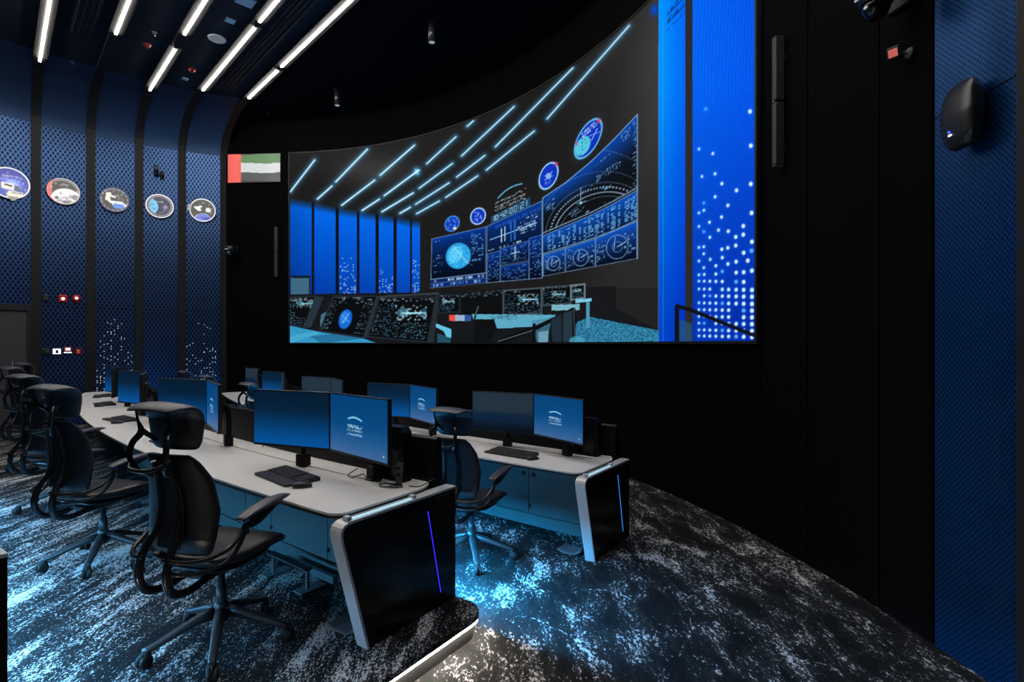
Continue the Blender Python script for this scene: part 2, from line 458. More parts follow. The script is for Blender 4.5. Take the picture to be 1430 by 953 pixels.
# right wall: blue sheets between black ribs
mb = MB(); arc_sheet(mb, phi_at(1303), -0.25, -0.14, 0, Z_CEIL, 0.10, 30)
wall_right = tag(mb.build('wall_right', MATS['rib_black']), 'dark wall behind the blue punched sheets at the right', kind='structure')
RB = [phi_at(1305.5), phi_at(1424.5)]
w_ = RB[0]-RB[1]
edges = [(RB[0], RB[1])]; e0 = RB[1]-0.012
for k in range(3):
    edges.append((e0, e0-w_*1.15)); e0 -= w_*1.15+0.012
for k, (a, b) in enumerate(edges):
    cols = []
    for ph in np.linspace(a, b, 9):
        x, y = wall_xy(ph, 0.0); cols.append((Vector((x, y, 0)), (a-ph)*9.15+k*1.7))
    zc = 4.36 if k == 0 else 4.36
    uv_sheet('punched_sheet', cols, [(0.0, 0.0), (1.5, 1.5), (3.212, 3.212)], MATS['panel_perforated_fine'], wall_right)
    uv_sheet('punched_sheet', cols, [(3.220, 3.22), (5, 5.0), (Z_CEIL, Z_CEIL)], MATS['panel_perforated_fine'], wall_right)
    mb = MB(); arc_sheet(mb, b-0.0005, b-0.0115, -0.03, 0, Z_CEIL, 0.05, 2); mb.build('rib', MATS['rib_black'], wall_right)

# ------------------------------------------------------------------ structure: left wall of blue sheets between ribs that bend over into the ceiling
RIB_PX = [313, 254, 194, 126.7, 50.4]
rib_a = [left_at(p) for p in RIB_PX]
step_a = (rib_a[-1]-rib_a[0])/4
rib_a += [rib_a[-1]+step_a*(i+1) for i in range(4)]
mb = MB(); rings = []
for a in np.linspace(rib_a[0]-0.002, rib_a[-1], 40):
    p0 = left_xy(a, -0.16); p1 = left_xy(a, -0.06)
    rings.append([p0, p0+Vector((0, 0, Z_CEIL)), p1+Vector((0, 0, Z_CEIL)), p1])
mb.loft(rings, True, False)
wall_left = tag(mb.build('wall_left', MATS['rib_black']), 'wall of tall blue punched sheets between black ribs, left of the screen', kind='structure')
COVE_N, COVE_Z, Z_PERF = 1.45, Z_CEIL-6.24, 6.24
def cove(t): # quarter ellipse from the wall into the ceiling
    return (COVE_N*(1-math.cos(t)), Z_PERF+COVE_Z*math.sin(t))
RW = 0.075
DOOR_TOP = 2.62
for i in range(len(rib_a)-1):
    a0 = rib_a[i]+RW/LR; a1 = rib_a[i+1]-RW/LR
    cols = [(left_xy(a), (a-a0)*LR) for a in np.linspace(a0, a1, 5)]
    z_lo = DOOR_TOP if i == 4 else 0.0
    seam_z = 2.60
    if i == 4:
        uv_sheet('punched_sheet', cols, [(DOOR_TOP, DOOR_TOP), (Z_PERF, Z_PERF)], MATS['panel_perforated'], wall_left)
    else:
        uv_sheet('punched_sheet', cols, [(0.0, 0.0), (seam_z-0.004, seam_z)], MATS['panel_perforated'], wall_left)
        uv_sheet('punched_sheet', cols, [(seam_z+0.004, seam_z), (Z_PERF, Z_PERF)], MATS['panel_perforated'], wall_left)
    zs = [((Q.x*cove(t)[0], Q.y*cove(t)[0], cove(t)[1]), t) for t in np.linspace(0, math.pi/2, 10)]
    uv_sheet('cove_sheet', cols, zs, MATS['cove_navy'], wall_left)
# ribs and light lines
LINES = {0: [((350, 135), (396.5, 97.5)), ((399, 92), None)], 1: [((287, 124), (366.5, 38)), ((371.5, 30), None)],
         2: [((207, 130), (250.5, 66)), ((263, 46), None)], 3: [((165, 44.5), None)], 4: [((59.5, 83), None)]}
def along(i, px, py):
    p = at_z(px, py, Z_CEIL); d = p - left_xy(rib_a[i]); d.z = 0
    return d.dot(Q)
side_q = Vector((Q.y, -Q.x, 0))
light_labels = {}
for i, a in enumerate(rib_a):
    p = left_xy(a); tang = Vector((-math.sin(a), math.cos(a), 0)); nrm = Vector((-math.cos(a), -math.sin(a), 0))
    mb = MB(); rings = []
    prof = [(0.0, 0.0), (0.0, 3.0), (0.0, Z_PERF)] + [cove(t) for t in np.linspace(0.15, math.pi/2, 12)] + [(6.0, Z_CEIL), (16.0, Z_CEIL)]
    for k, (n_, z_) in enumerate(prof):
        b = p + Q*n_ ; b.z = z_
        t0_ = prof[max(k-1, 0)]; t1_ = prof[min(k+1, len(prof)-1)]
        d = Vector((t1_[0]-t0_[0], t1_[1]-t0_[1])); d.normalize()
        inn = Q*d.y + Vector((0, 0, -d.x))           # inward normal of the profile
        w = side_q*RW
        rings.append([b-w-inn*0.05, b+w-inn*0.05, b+w+inn*0.035, b-w+inn*0.035])
    mb.loft(rings, True, False); mb.build('rib', MATS['rib_black'], wall_left)
# ceiling
mb = MB()
far = left_xy(rib_a[-1]); c0 = left_xy(rib_a[0])
pts = [left_xy(a)+Q*(COVE_N-0.02) for a in np.linspace(rib_a[0], rib_a[-1], 16)]
poly = [(c0+Q*19)] + [(c0+Q*(COVE_N-0.02))] + pts + [far+Q*19]
mb.prism([(q.x, q.y) for q in poly], lambda q: (q[0], q[1], Z_CEIL), lambda q: (q[0], q[1], Z_CEIL+0.1))
ceiling = tag(mb.build('ceiling', MATS['ceiling_navy']), 'dark navy ceiling crossed by light lines', kind='structure')
mb = MB(); poly = [c0+Q*19, c0-Q*1.2, Vector((9, 13.5, 0)), Vector((9, -8, 0))]
mb.prism([(q.x, q.y) for q in poly], lambda q: (q[0], q[1], Z_CEIL), lambda q: (q[0], q[1], Z_CEIL+0.1))
mb.build('ceiling_field', MATS['ceiling_black'], ceiling)
# rear enclosure, out of frame
mb = MB(); mb.box((-4, -6.05, 3.55), (26, 0.1, 7.1)); mb.box((-15.9, 3, 3.55), (0.1, 18, 7.1))
tag(mb.build('wall_back', MATS['wall_black']), 'dark wall behind the viewer', kind='structure')

# ceiling light lines, each run a thing of its own
RUN_NAMES = ['last line, by the black ceiling', 'second line from the black ceiling', 'third line from the black ceiling', 'fourth line from the black ceiling', 'leftmost line in the picture',
             'line beyond the left edge', 'second line beyond the left edge', 'third line beyond the left edge', 'fourth line beyond the left edge']
def light_run(i, n0, n1, lab):
    p = left_xy(rib_a[i]); a = p+Q*n0; b = p+Q*n1; m = (a+b)/2
    t = tag(empty('ceiling_light', (m.x, m.y, Z_CEIL-0.035)), lab, 'light line', 'light lines along the ceiling ribs')
    ang = math.atan2(Q.y, Q.x); M = Matrix.Rotation(ang, 3, 'Z'); L = n1-n0
    mb = MB(); mb.box((0, 0, -0.012), (L, 0.036, 0.024), M); mb.build('diffuser', MATS['strip_light'], t)
    mb = MB(); mb.box((0, 0, -0.002), (L+0.06, 0.20, 0.006), M); mb.build('channel', MATS['channel_grey'], t)  # plate widened and greyed to show the strip's halo
    for s in (-1, 1):
        mb = MB(); mb.box(M @ Vector((s*(L/2+0.012), 0, -0.011)), (0.022, 0.046, 0.027), M); mb.build('end_cap', MATS['black_edge'], t)
for i in range(len(rib_a)):
    segs = LINES.get(i)
    if segs is None: segs = [((None), None)]
    n_prev = None
    for k, sg in enumerate(segs):
        n0 = along(i, *sg[0]) if sg and sg[0] else 1.9 + 0.4*(i % 2)
        if sg and sg[1]:
            n1 = along(i, *sg[1])
            light_run(i, n0, n1, f'short ceiling light run nearest the wall, {RUN_NAMES[i]}')
        else:
            n1 = n0+2.9
            light_run(i, n0, n1, f'ceiling light run leaving the top of the picture, {RUN_NAMES[i]}' if i < 5 else f'ceiling light run nearest the wall, {RUN_NAMES[i]}')
            n0 = n1+0.5
            if i < 5 or i < 7:
                light_run(i, n0, n0+3.2, f'ceiling light run over the consoles, {RUN_NAMES[i]}')
                light_run(i, n0+3.7, n0+7.2, f'ceiling light run above the viewer, {RUN_NAMES[i]}')

# ------------------------------------------------------------------ drawing on displays: colours are computed per mesh point
class Canvas:
    """PX, PY: picture coordinates of every mesh point; img: display colour (0..1, display-referred)"""
    def __init__(s, PX, PY, bg=(0, 0, 0)):
        s.x = PX; s.y = PY; s.img = np.zeros(PX.shape+(3,)); s.img[:] = np.array(bg)/255.0
    def mix(s, a, col):
        a = np.clip(a, 0, 1)[..., None]; s.img = s.img*(1-a)+np.array(col)/255.0*a
    def addc(s, a, col):
        s.img = s.img + np.clip(a, 0, None)[..., None]*np.array(col)/255.0
    def seg_d(s, p, q):
        px, py = p; qx, qy = q; dx, dy = qx-px, qy-py; L = dx*dx+dy*dy+1e-9
        t = np.clip(((s.x-px)*dx+(s.y-py)*dy)/L, 0, 1)
        return np.hypot(s.x-px-t*dx, s.y-py-t*dy)
    def line(s, p, q, col, w=1.0, a=1.0):
        s.mix(np.clip(w/2+0.5-s.seg_d(p, q), 0, 1)*a, col)
    def poly_line(s, pts, col, w=1.0, a=1.0):
        for p, q in zip(pts[:-1], pts[1:]): s.line(p, q, col, w, a)
    def glow(s, p, q, w=1.6, col=(60, 150, 210), core=(205, 245, 255), spread=3.0):
        d = s.seg_d(p, q)
        s.addc(np.exp(-(d/spread)**1.2)*0.75, col); s.mix(np.clip(w/2+0.5-d, 0, 1), core)
    def poly(s, pts, col, a=1.0):
        inside = np.zeros(s.x.shape, bool); n = len(pts); j = n-1
        for i in range(n):
            xi, yi = pts[i]; xj, yj = pts[j]
            if yi != yj:
                inside ^= ((yi > s.y) != (yj > s.y)) & (s.x < (xj-xi)*(s.y-yi)/(yj-yi)+xi)
            j = i
        s.mix(inside*a, col); return inside
    def ell(s, c, rx, ry, tilt=0.0):
        ct, st = math.cos(tilt), math.sin(tilt); dx, dy = s.x-c[0], s.y-c[1]
        return np.hypot((dx*ct+dy*st)/rx, (-dx*st+dy*ct)/ry)
    def disc(s, c, rx, ry, col, tilt=0.0, a=1.0):
        s.mix(np.clip((1-s.ell(c, rx, ry, tilt))*min(rx, ry)+0.5, 0, 1)*a, col)
    def ring(s, c, rx, ry, col, w=1.0, tilt=0.0, a=1.0):
        s.mix(np.clip(w/2+0.5-np.abs(s.ell(c, rx, ry, tilt)-1)*min(rx, ry), 0, 1)*a, col)
    def quv(s, q):
        """local coordinates inside a four-sided outline tl,tr,br,bl"""
        A = []; B = []
        for (x, y), (u, v) in zip(q, ((0, 0), (1, 0), (1, 1), (0, 1))):
            A += [[x, y, 1, 0, 0, 0, -u*x, -u*y], [0, 0, 0, x, y, 1, -v*x, -v*y]]; B += [u, v]
        h = np.linalg.solve(np.array(A, float), np.array(B, float))
        w = h[6]*s.x+h[7]*s.y+1
        return (h[0]*s.x+h[1]*s.y+h[2])/w, (h[3]*s.x+h[4]*s.y+h[5])/w
    def inq(s, q, r=(0, 0, 1, 1)):
        u, v = s.quv(q); return (u > r[0]) & (u < r[2]) & (v > r[1]) & (v < r[3]), u, v
    def sub(s, q, r):
        """four-sided outline of the part r=(u0,v0,u1,v1) of q"""
        def P(u, v):
            (x0, y0), (x1, y1), (x2, y2), (x3, y3) = q
            # projective interpolation
            A = []; B = []
            for (uu, vv), (x, y) in zip(((0, 0), (1, 0), (1, 1), (0, 1)), q):
                A += [[uu, vv, 1, 0, 0, 0, -x*uu, -x*vv], [0, 0, 0, uu, vv, 1, -y*uu, -y*vv]]; B += [x, y]
            h = np.linalg.solve(np.array(A, float), np.array(B, float)); w = h[6]*u+h[7]*v+1
            return ((h[0]*u+h[1]*v+h[2])/w, (h[3]*u+h[4]*v+h[5])/w)
        return [P(r[0], r[1]), P(r[2], r[1]), P(r[2], r[3]), P(r[0], r[3])]
    def grad(s, q, top, bot, a=1.0, p=1.0):
        m, u, v = s.inq(q); t = np.clip(v, 0, 1)**p
        col = np.array(top)[None, None]*(1-t[..., None])+np.array(bot)[None, None]*t[..., None]
        k = (m*a)[..., None]; s.img = s.img*(1-k)+col/255.0*k
    def frame(s, q, col, w=1.0, a=1.0):
        s.poly_line(list(q)+[q[0]], col, w, a)
    def noise_text(s, q, nu, nv, prob, col, seed=0, fill=0.65, a=1.0, words=True):
        """rows of small illegible marks"""
        g = np.random.default_rng(seed); m, u, v = s.inq(q)
        cell = g.random((nv, nu)) < prob
        if words: cell &= np.repeat(g.random((nv, nu//4+1)) < 0.8, 4, axis=1)[:, :nu]
        br = 0.30+0.60*g.random((nv, nu))
        iu = np.clip((u*nu).astype(int), 0, nu-1); iv = np.clip((v*nv).astype(int), 0, nv-1)
        on = m & cell[iv, iu] & ((v*nv) % 1 < fill)
        s.mix(on*br[iv, iu]*a, col)
    SEG = {'0': 'abcdef', '1': 'bc', '2': 'abged', '4': 'fgbc', ':': ':'}
    def digits(s, q, text, col):
        W = {'1': 0.62, ':': 0.55}; tot = sum(W.get(c, 1.0) for c in text)+0.9; x = 0.5
        for c in text:
            w = W.get(c, 1.0); x0, x1 = (x+0.2)/tot, (x+w-0.2)/tot; x += w
            P = lambda u, v: s.sub(q, (u, v, u+1e-4, v+1e-4))[0]
            t, m, b = 0.16, 0.5, 0.84
            if c == '1': x0 = x1
            segs = dict(a=((x0, t), (x1, t)), b=((x1, t), (x1, m)), c=((x1, m), (x1, b)), d=((x0, b), (x1, b)), e=((x0, m), (x0, b)), f=((x0, t), (x0, m)), g=((x0, m), (x1, m)))
            if c == ':':
                for vv in (0.36, 0.64):
                    p = P((x0+x1)/2, vv); s.disc(p, 0.45, 0.45, col)
                continue
            for k in s.SEG[c]:
                s.line(P(*segs[k][0]), P(*segs[k][1]), col, 0.5)
    def scatter_noise(s, amp, seed=3):
        g = np.random.default_rng(seed); s.img *= 1+amp*(g.random(s.x.shape)-0.5)[..., None]
    def linear(s):
        c = np.clip(s.img, 0, 1.6)
        return np.where(c <= 0.04045, c/12.92, ((c+0.055)/1.055)**2.4)

def grid_mesh(name, P, colours, material, parent=None, flip=False):
    """P: (rows, cols, 3) points; colours: (rows, cols, 3) linear"""
    nr, nc = P.shape[:2]
    me = bpy.data.meshes.new(name)
    idx = np.arange(nr*nc).reshape(nr, nc)
    q = np.stack([idx[:-1, :-1], idx[:-1, 1:], idx[1:, 1:], idx[1:, :-1]], -1).reshape(-1, 4)
    if flip: q = q[:, ::-1]
    me.vertices.add(nr*nc); me.vertices.foreach_set('co', P.reshape(-1).astype(np.float32))
    me.loops.add(q.size); me.loops.foreach_set('vertex_index', q.reshape(-1).astype(np.int32))
    me.polygons.add(len(q)); me.polygons.foreach_set('loop_start', np.arange(0, q.size, 4, dtype=np.int32))
    me.polygons.foreach_set('loop_total', np.full(len(q), 4, np.int32))
    me.update(calc_edges=True)
    ca = me.color_attributes.new('Col', 'FLOAT_COLOR', 'POINT')
    rgba = np.ones((nr*nc, 4), np.float32); rgba[:, :3] = colours.reshape(-1, 3)
    ca.data.foreach_set('color', rgba.reshape(-1))
    me.materials.append(material)
    o = bpy.data.objects.new(name, me); COL.objects.link(o)
    if parent is not None: o.parent = parent
    return o

# ------------------------------------------------------------------ the curved LED screen
def paint_led(C):
    X, Y = C.x, C.y
    # dark wall and ceiling of the pictured room
    base = 34+20*np.clip((260-Y)/80, 0, 1)*np.clip((700-X)/250, 0, 1)+26*np.clip((X-760)/150, 0, 1)*np.clip((330-Y)/250, 0.15, 1)
    sh = np.clip((X-830-(230-Y)*0.28)/70, 0, 1)
    base = base*(0.82+0.30*sh)
    C.img[:] = np.stack([base*1.0, base*0.985, base*0.99], -1)/255
    C.addc(np.exp(-((X-520)/50)**2-((Y-238)/22)**2)*0.10, (255, 250, 250))
    # blue wall at the left of the picture
    top = np.interp(X, [404, 435, 474, 530, 586], [278, 284, 292.5, 301, 310.5])
    inb = (X < 586.5)*np.clip((Y-top+3)/13, 0, 1)
    t = np.clip((Y-top)/125, 0, 1)
    for c0, c1 in (((404, 586.5), None),):
        col = np.stack([2+0*t, 106-46*t, 238-72*t], -1)/255
        left = np.clip((445-X)/60, 0, 1); col = col*(1-0.22*left[..., None])
        C.img = C.img*(1-inb[..., None])+col*inb[..., None]
    for x0, x1 in ((435.5, 439.2), (469, 473), (498, 501.6), (524, 528.5), (549.5, 554), (572.5, 575.5)):
        C.mix(((X > x0) & (X < x1) & (Y > top-2))*1.0, (14, 17, 26))
    g = np.random.default_rng(5)
    for x0, x1, y0, n in ((474.5, 497, 360, 62), (529, 549, 372, 46), (576, 585.5, 360, 40)):
        for k in range(n):
            yy = 412-(412-y0)*g.random()**2.0; xx = x0+(x1-x0)*(int(g.random()*9)+0.5)/9
            C.disc((xx, yy), 0.6, 0.8, (190, 225, 255), a=0.9)
    C.poly([(406, 385), (433.5, 385), (433.5, 412), (406, 412)], (18, 30, 40)); C.poly([(406, 388.5), (431, 388.5), (431, 412), (406, 412)], (62, 104, 128))
    # bottom strip: pictured consoles
    C.poly([(404, 411.5), (614, 408), (860, 400), (860, 430), (920, 462), (920, 480), (404, 480)], (20, 23, 28))
    C.poly([(586, 402), (920, 402), (920, 470), (860, 440), (586, 470)], (26, 25, 26), 0.5)
    C.poly([(824, 443), (920, 462), (920, 480), (795, 480), (806, 450)], (44, 116, 150))
    gx = np.random.default_rng(8).random(X.shape)
    m = C.poly([(824, 443), (920, 462), (920, 480), (795, 480), (806, 450)], (0, 0, 0), 0.0)
    C.img = C.img*(1+(m*(gx-0.5)*0.9)[..., None])
    C.poly([(404, 455), (447, 464), (507, 473), (528, 480), (404, 480)], (52, 150, 196)); C.poly([(432, 470), (470, 466), (505, 473), (450, 480)], (30, 90, 130), 0.6)
    C.poly([(404, 470), (440, 463), (448, 465), (404, 480)], (110, 200, 230), 0.35)
    def console(q, sat=None, globe=None, seed=1, bez=(34, 42, 50)):
        C.poly(q, (10, 12, 15)); C.frame(q, bez, 2.2)
        s1 = C.sub(q, (0.03, 0.03, 0.97, 0.12)); C.noise_text(s1, 26, 2, 0.5, (170, 200, 215), seed, 0.7, 0.8)
        if globe:
            for r, sd in (((0.03, 0.14, 0.2, 0.95), 1), ((0.8, 0.14, 0.97, 0.95), 2), ((0.2, 0.14, 0.8, 0.22), 3)):
                C.noise_text(C.sub(q, r), 7 if r[2]-r[0] < 0.3 else 20, 22 if r[3]-r[1] > 0.3 else 2, 0.45, (130, 175, 205), seed+sd, 0.5, 0.75)
            C.disc(globe, 8.8, 14, (24, 104, 214), 0.3); C.disc((globe[0]-1.5, globe[1]-2), 5, 9, (60, 150, 235), 0.3, 0.6)
            C.line((globe[0]-4, globe[1]+5), (globe[0]+5, globe[1]-8), (150, 215, 250), 0.8); C.line((globe[0]-5, globe[1]-6), (globe[0]+5, globe[1]+4), (130, 200, 245), 0.6)
        else:
            C.noise_text(C.sub(q, (0.03, 0.16, 0.33, 0.96)), 24, 20, 0.34, (100, 165, 205), seed+4, 0.55, 0.85)
            C.noise_text(C.sub(q, (0.34, 0.6, 0.97, 0.96)), 46, 13, 0.36, (110, 175, 210), seed+5, 0.55, 0.85)
        if sat:
            (x, y), w = sat
            C.disc((x-w*0.25, y), w*0.2, w*0.15, (90, 175, 205), a=0.55); C.line((x-w*0.2, y+w*0.02), (x+w*0.45, y), (150, 215, 235), max(1, w*0.06))
            C.poly([(x+w*0.2, y), (x+w*0.5, y-w*0.22), (x+w*0.5, y+w*0.26)], (70, 140, 175), 0.45)
            C.noise_text([(x-w*0.5, y-w*0.25), (x+w*0.5, y-w*0.25), (x+w*0.5, y+w*0.25), (x-w*0.5, y+w*0.25)], 18, 9, 0.3, (205, 240, 250), seed+9, 0.9, 0.8, False)
    console([(404, 415), (440, 414), (425, 457), (404, 453)], sat=((425, 424), 24), seed=20)
    C.poly([(440, 414), (452, 415), (434, 458), (425, 458)], (38, 50, 60))
    C.poly([(448, 440), (462, 432), (456, 446), (447, 458)], (90, 150, 180), 0.7)
    console([(466, 414), (526, 414), (507.5, 471.5), (446.5, 462.3)], globe=(482.3, 446), seed=31)
    C.poly([(526, 414), (531, 413.5), (513, 472), (507.5, 471.5)], (40, 50, 58))
    console([(530, 415), (609, 416), (597, 478), (513.5, 470.4)], sat=((574, 437), 44), seed=44)
    C.poly([(609, 413), (615, 409), (605, 480), (597, 480)], (38, 44, 50))
    C.poly([(528, 413.5), (613, 408.5), (612, 411.5), (529, 415.5)], (52, 60, 66))
    C.poly([(609, 452), (630, 460), (630, 471.5), (624, 472), (620, 463), (609, 457)], (98, 196, 228)); C.poly([(611, 466), (629, 472), (629, 479), (611, 479)], (40, 92, 116), 0.8)
    # pictured rows further back
    console([(612.6, 412.7), (641.5, 412), (641.5, 436), (612.6, 437)], sat=((626, 421), 18), seed=51, bez=(26, 40, 48))
    C.poly([(644, 416), (700, 408), (702, 440), (646, 442)], (12, 14, 16)); C.noise_text([(645, 411), (701, 405), (701, 413), (645, 418)], 30, 3, 0.5, (120, 150, 165), 55, 0.6, 0.7)
    console([(703, 406), (756, 402.5), (756, 438), (703, 440)], sat=((737, 418), 30), seed=61, bez=(70, 84, 92))
    console([(757.5, 402), (797, 399), (797, 423), (757.5, 427)], sat=((780, 411), 20), seed=71, bez=(60, 74, 82))
    console([(797.6, 399), (816.5, 397), (816.5, 416), (797.6, 419)], sat=((806, 406), 13), seed=81, bez=(110, 130, 140))
    C.poly([(659, 439), (776, 440), (771, 447), (760, 456), (690, 459), (661, 446)], (92, 168, 196)); C.noise_text([(684, 441), (722, 440), (722, 447), (684, 448)], 22, 4, 0.6, (30, 50, 60), 91, 0.7, 0.9)
    C.poly([(770, 426), (809, 425), (809, 433), (770, 434)], (130, 196, 216), 0.9); C.poly([(804, 418), (826.5, 417), (826.5, 421), (804, 423)], (120, 200, 226))
    C.poly([(819, 422), (823, 422), (823, 457), (819, 457)], (76, 150, 180)); C.poly([(742, 448), (770, 444), (764, 478), (750, 479), (745, 462)], (70, 130, 160), 0.7)
    C.poly([(752, 464), (766, 462), (766, 478), (752, 479)], (120, 170, 190), 0.8)
    C.poly([(662, 446), (690, 446), (694, 458), (686, 478), (661, 478)], (14, 16, 18)); C.line((661, 456), (666, 430), (20, 24, 28), 2.4); C.line((664, 440), (668, 428), (110, 140, 150), 0.8)
    for x0, x1, c in ((627.5, 636, (236, 78, 66)), (636, 649, (150, 178, 206)), (649, 658, (44, 84, 150))): C.poly([(x0, 440), (x1, 440.3), (x1, 448.6), (x0, 448.4)], c)
    C.poly([(697, 478), (697, 474), (748, 455), (801, 429), (803, 433), (750, 461), (708, 478)], (12, 13, 15)); C.line((696, 477), (746, 461), (120, 132, 138), 0.9)
    for x in (745.5, 784, 801.5): C.poly([(x-2.2, 470-(x-700)*0.38), (x+2.2, 469-(x-700)*0.38), (x+2.2, 480), (x-2.2, 480)], (14, 15, 17))
    C.poly([(769, 446), (784, 439), (784, 478), (772, 478)], (34, 52, 66), 0.8); C.poly([(786, 438), (799, 433), (799, 478), (786, 478)], (40, 62, 76), 0.8); C.line((801.4, 430), (802.5, 478), (90, 110, 120), 0.7)
    C.disc((806, 476), 11, 6, (74, 160, 190), a=0.8)
    # pictured ceiling light lines
    for p, q in (((439.4, 223.7), (405, 268.5)), ((513, 208.5), (469, 254)), ((463.5, 260), (443.4, 278)), ((578.7, 203), (531, 244.8)), ((523, 252), (477.3, 286.8)), ((584.8, 237.8), (536.7, 273.3)),
                 ((529.7, 278.4), (505.8, 294)), ((636.8, 191), (596, 228.7)), ((631.8, 228.5), (585.4, 263)), ((577, 269.7), (533.4, 295.8)), ((572.7, 289.8), (558.6, 298)), ((627, 255.5), (580.4, 285.4)),
                 ((613.6, 280.9), (582, 298.5)), ((718, 148.8), (644.6, 217.9)), ((677, 217.3), (637.9, 247.3)), ((667, 245.8), (622.6, 275.8)), ((746, 183.2), (679.3, 237.6)), ((800, 94.8), (691.7, 205.2)),
                 ((878.5, 36), (764, 166)), ((661, 168.9), (652.5, 176.5))):
        C.glow(p, q, 1.5 if p[0] > 600 else 1.9)
    C.glow((580.5, 237), (583.5, 243), 0.5)
    # pictured emblems
    for c, rx, ry, tl, ringc in (((631.4, 312.5), 9.5, 11.5, 0.6, (70, 150, 230)), ((667.6, 302), 10.2, 12.2, 0.5, (190, 225, 250)), ((766, 245.8), 12, 20.5, 0.42, (170, 225, 245)), ((821.5, 193.8), 14.5, 32, 0.5, (110, 200, 225))):
        C.addc(np.exp(-(np.clip(C.ell(c, rx, ry, tl)-1, 0, None)*7)**1.2)*0.12, (40, 130, 200))
        C.disc(c, rx, ry, (16, 52, 190), tl); C.ring(c, rx*0.95, ry*0.95, ringc, 1.4, tl)
    C.noise_text([(625, 306), (638, 305), (638, 319), (625, 320)], 8, 8, 0.4, (110, 200, 240), 101, 0.9, 0.8, False); C.disc((635, 319), 2.4, 2, (230, 225, 180)); C.noise_text([(663, 296), (673, 295), (673, 310), (663, 310)], 7, 8, 0.35, (190, 220, 255), 102, 0.9, 0.9, False)
    C.disc((766, 246), 4, 4.5, (150, 195, 245), a=0.8); C.line((761, 252), (771, 240), (170, 210, 250), 0.9); C.line((760, 246), (772, 246), (150, 190, 240), 0.7); C.noise_text([(761, 255), (769, 252), (769, 257), (761, 260)], 7, 2, 0.7, (150, 190, 240), 103)
    C.disc((777, 229), 2.2, 2.8, (220, 60, 120), a=0.9); C.disc((814, 204), 9, 15, (86, 200, 222), 0.5); C.noise_text([(808, 195), (820, 190), (820, 214), (808, 218)], 6, 9, 0.25, (30, 90, 170), 104, 0.9, 0.9, False)
    C.noise_text([(812, 186), (832, 168), (834, 176), (814, 194)], 12, 2, 0.7, (190, 225, 245), 105, 0.8); C.line((826, 196), (834, 180), (170, 205, 240), 1.0); C.line((823, 190), (838, 184), (150, 190, 235), 0.8); C.disc((836, 169), 2.2, 3.2, (230, 60, 110), a=0.9); C.disc((805, 201), 1.2, 3, (220, 60, 110), a=0.8)
    # clock, small lettering above it
    C.poly_line([(695.5, 276.8), (700, 272), (706, 266.5), (713, 262), (721, 258.6), (729, 256.7)], (90, 180, 215), 1.6)
    for k, (y0, y1) in enumerate(((283.5, 262.5), (289, 269.5), (293, 274.5))):
        C.noise_text([(691.5, y0), (734, y1), (734, y1+3.6), (691.5, y0+3.6)], 44, 2, 0.62, (200, 220, 230), 110+k, 0.85, 0.85)
    q = [(686.4, 303), (739.8, 276), (739.8, 287.5), (686.4, 311.5)]
    C.poly(q, (16, 70, 108)); C.frame(q, (40, 116, 156), 0.5); C.digits(q, '10:42:00:21', (225, 245, 252))
    # display 1: globe
    LN = (140, 185, 230)
    def panel(q, seed=0, top=(8, 66, 176), bot=(4, 7, 15), p=0.7): C.grad(q, top, bot, 1.0, p); C.frame(q, LN, 0.7, 0.8)
    q = [(603, 334), (678.4, 317), (678.4, 395), (601.5, 402.4)]
    panel(q, p=0.45)
    u_ = C.sub(q, (0.0, 0.83, 1, 1)); C.grad(u_, (10, 30, 84), (10, 46, 120)); C.line(u_[0], u_[1], LN, 1.2, 0.8); C.line(*C.sub(q, (0, 0.915, 1, 0.916))[:2], LN, 0.8, 0.5)
    C.noise_text(C.sub(q, (0.03, 0.85, 0.97, 0.9)), 30, 1, 0.55, (190, 215, 240), 120, 0.9); C.noise_text(C.sub(q, (0.03, 0.93, 0.97, 0.985)), 34, 1, 0.6, (150, 195, 240), 121, 0.9)
    C.disc((640, 357.5), 17.2, 18.6, (36, 150, 214), 0.5); C.disc((636, 356), 9, 13, (90, 200, 236), 0.5, 0.7); C.noise_text([(622, 339), (658, 337), (658, 376), (622, 378)], 30, 30, 0.25, (150, 228, 250), 122, 0.9, 0.0, False)
    gl = np.clip((1-C.ell((640, 357.5), 17, 18.4, 0.5))*8, 0, 1); gn = np.random.default_rng(9).random((40, 40)); iu = np.clip(((X-620)/1.0).astype(int), 0, 39); iv = np.clip(((Y-338)/1.0).astype(int), 0, 39)
    C.addc(gl*(gn[iv, iu]-0.42)*0.42, (160, 230, 255)); C.line((634, 345), (654, 368), (210, 240, 250), 0.7); C.line((628, 352), (660, 371), (160, 210, 240), 0.5, 0.6)
    for r, nu, nv, sd in (((0.03, 0.06, 0.24, 0.1), 12, 1, 1), ((0.42, 0.09, 0.62, 0.13), 8, 1, 2), ((0.04, 0.36, 0.22, 0.6), 9, 5, 3), ((0.04, 0.68, 0.2, 0.72), 9, 1, 4), ((0.76, 0.06, 0.96, 0.52), 9, 12, 5), ((0.68, 0.55, 0.92, 0.62), 12, 1, 6)):
        C.noise_text(C.sub(q, r), nu, nv, 0.6, (96, 160, 226), 130+sd, 0.55)
    # display 2
    q = [(680, 316.3), (756.3, 281), (757, 388.3), (680, 395)]
    panel(q, bot=(6, 8, 14), p=0.42)
    C.noise_text(C.sub(q, (0.2, 0.06, 0.97, 0.12)), 50, 1, 0.9, (40, 90, 190), 140, 0.9, 0.8, False)
    P = lambda u, v: C.sub(q, (u, v, u+1e-4, v+1e-4))[0]
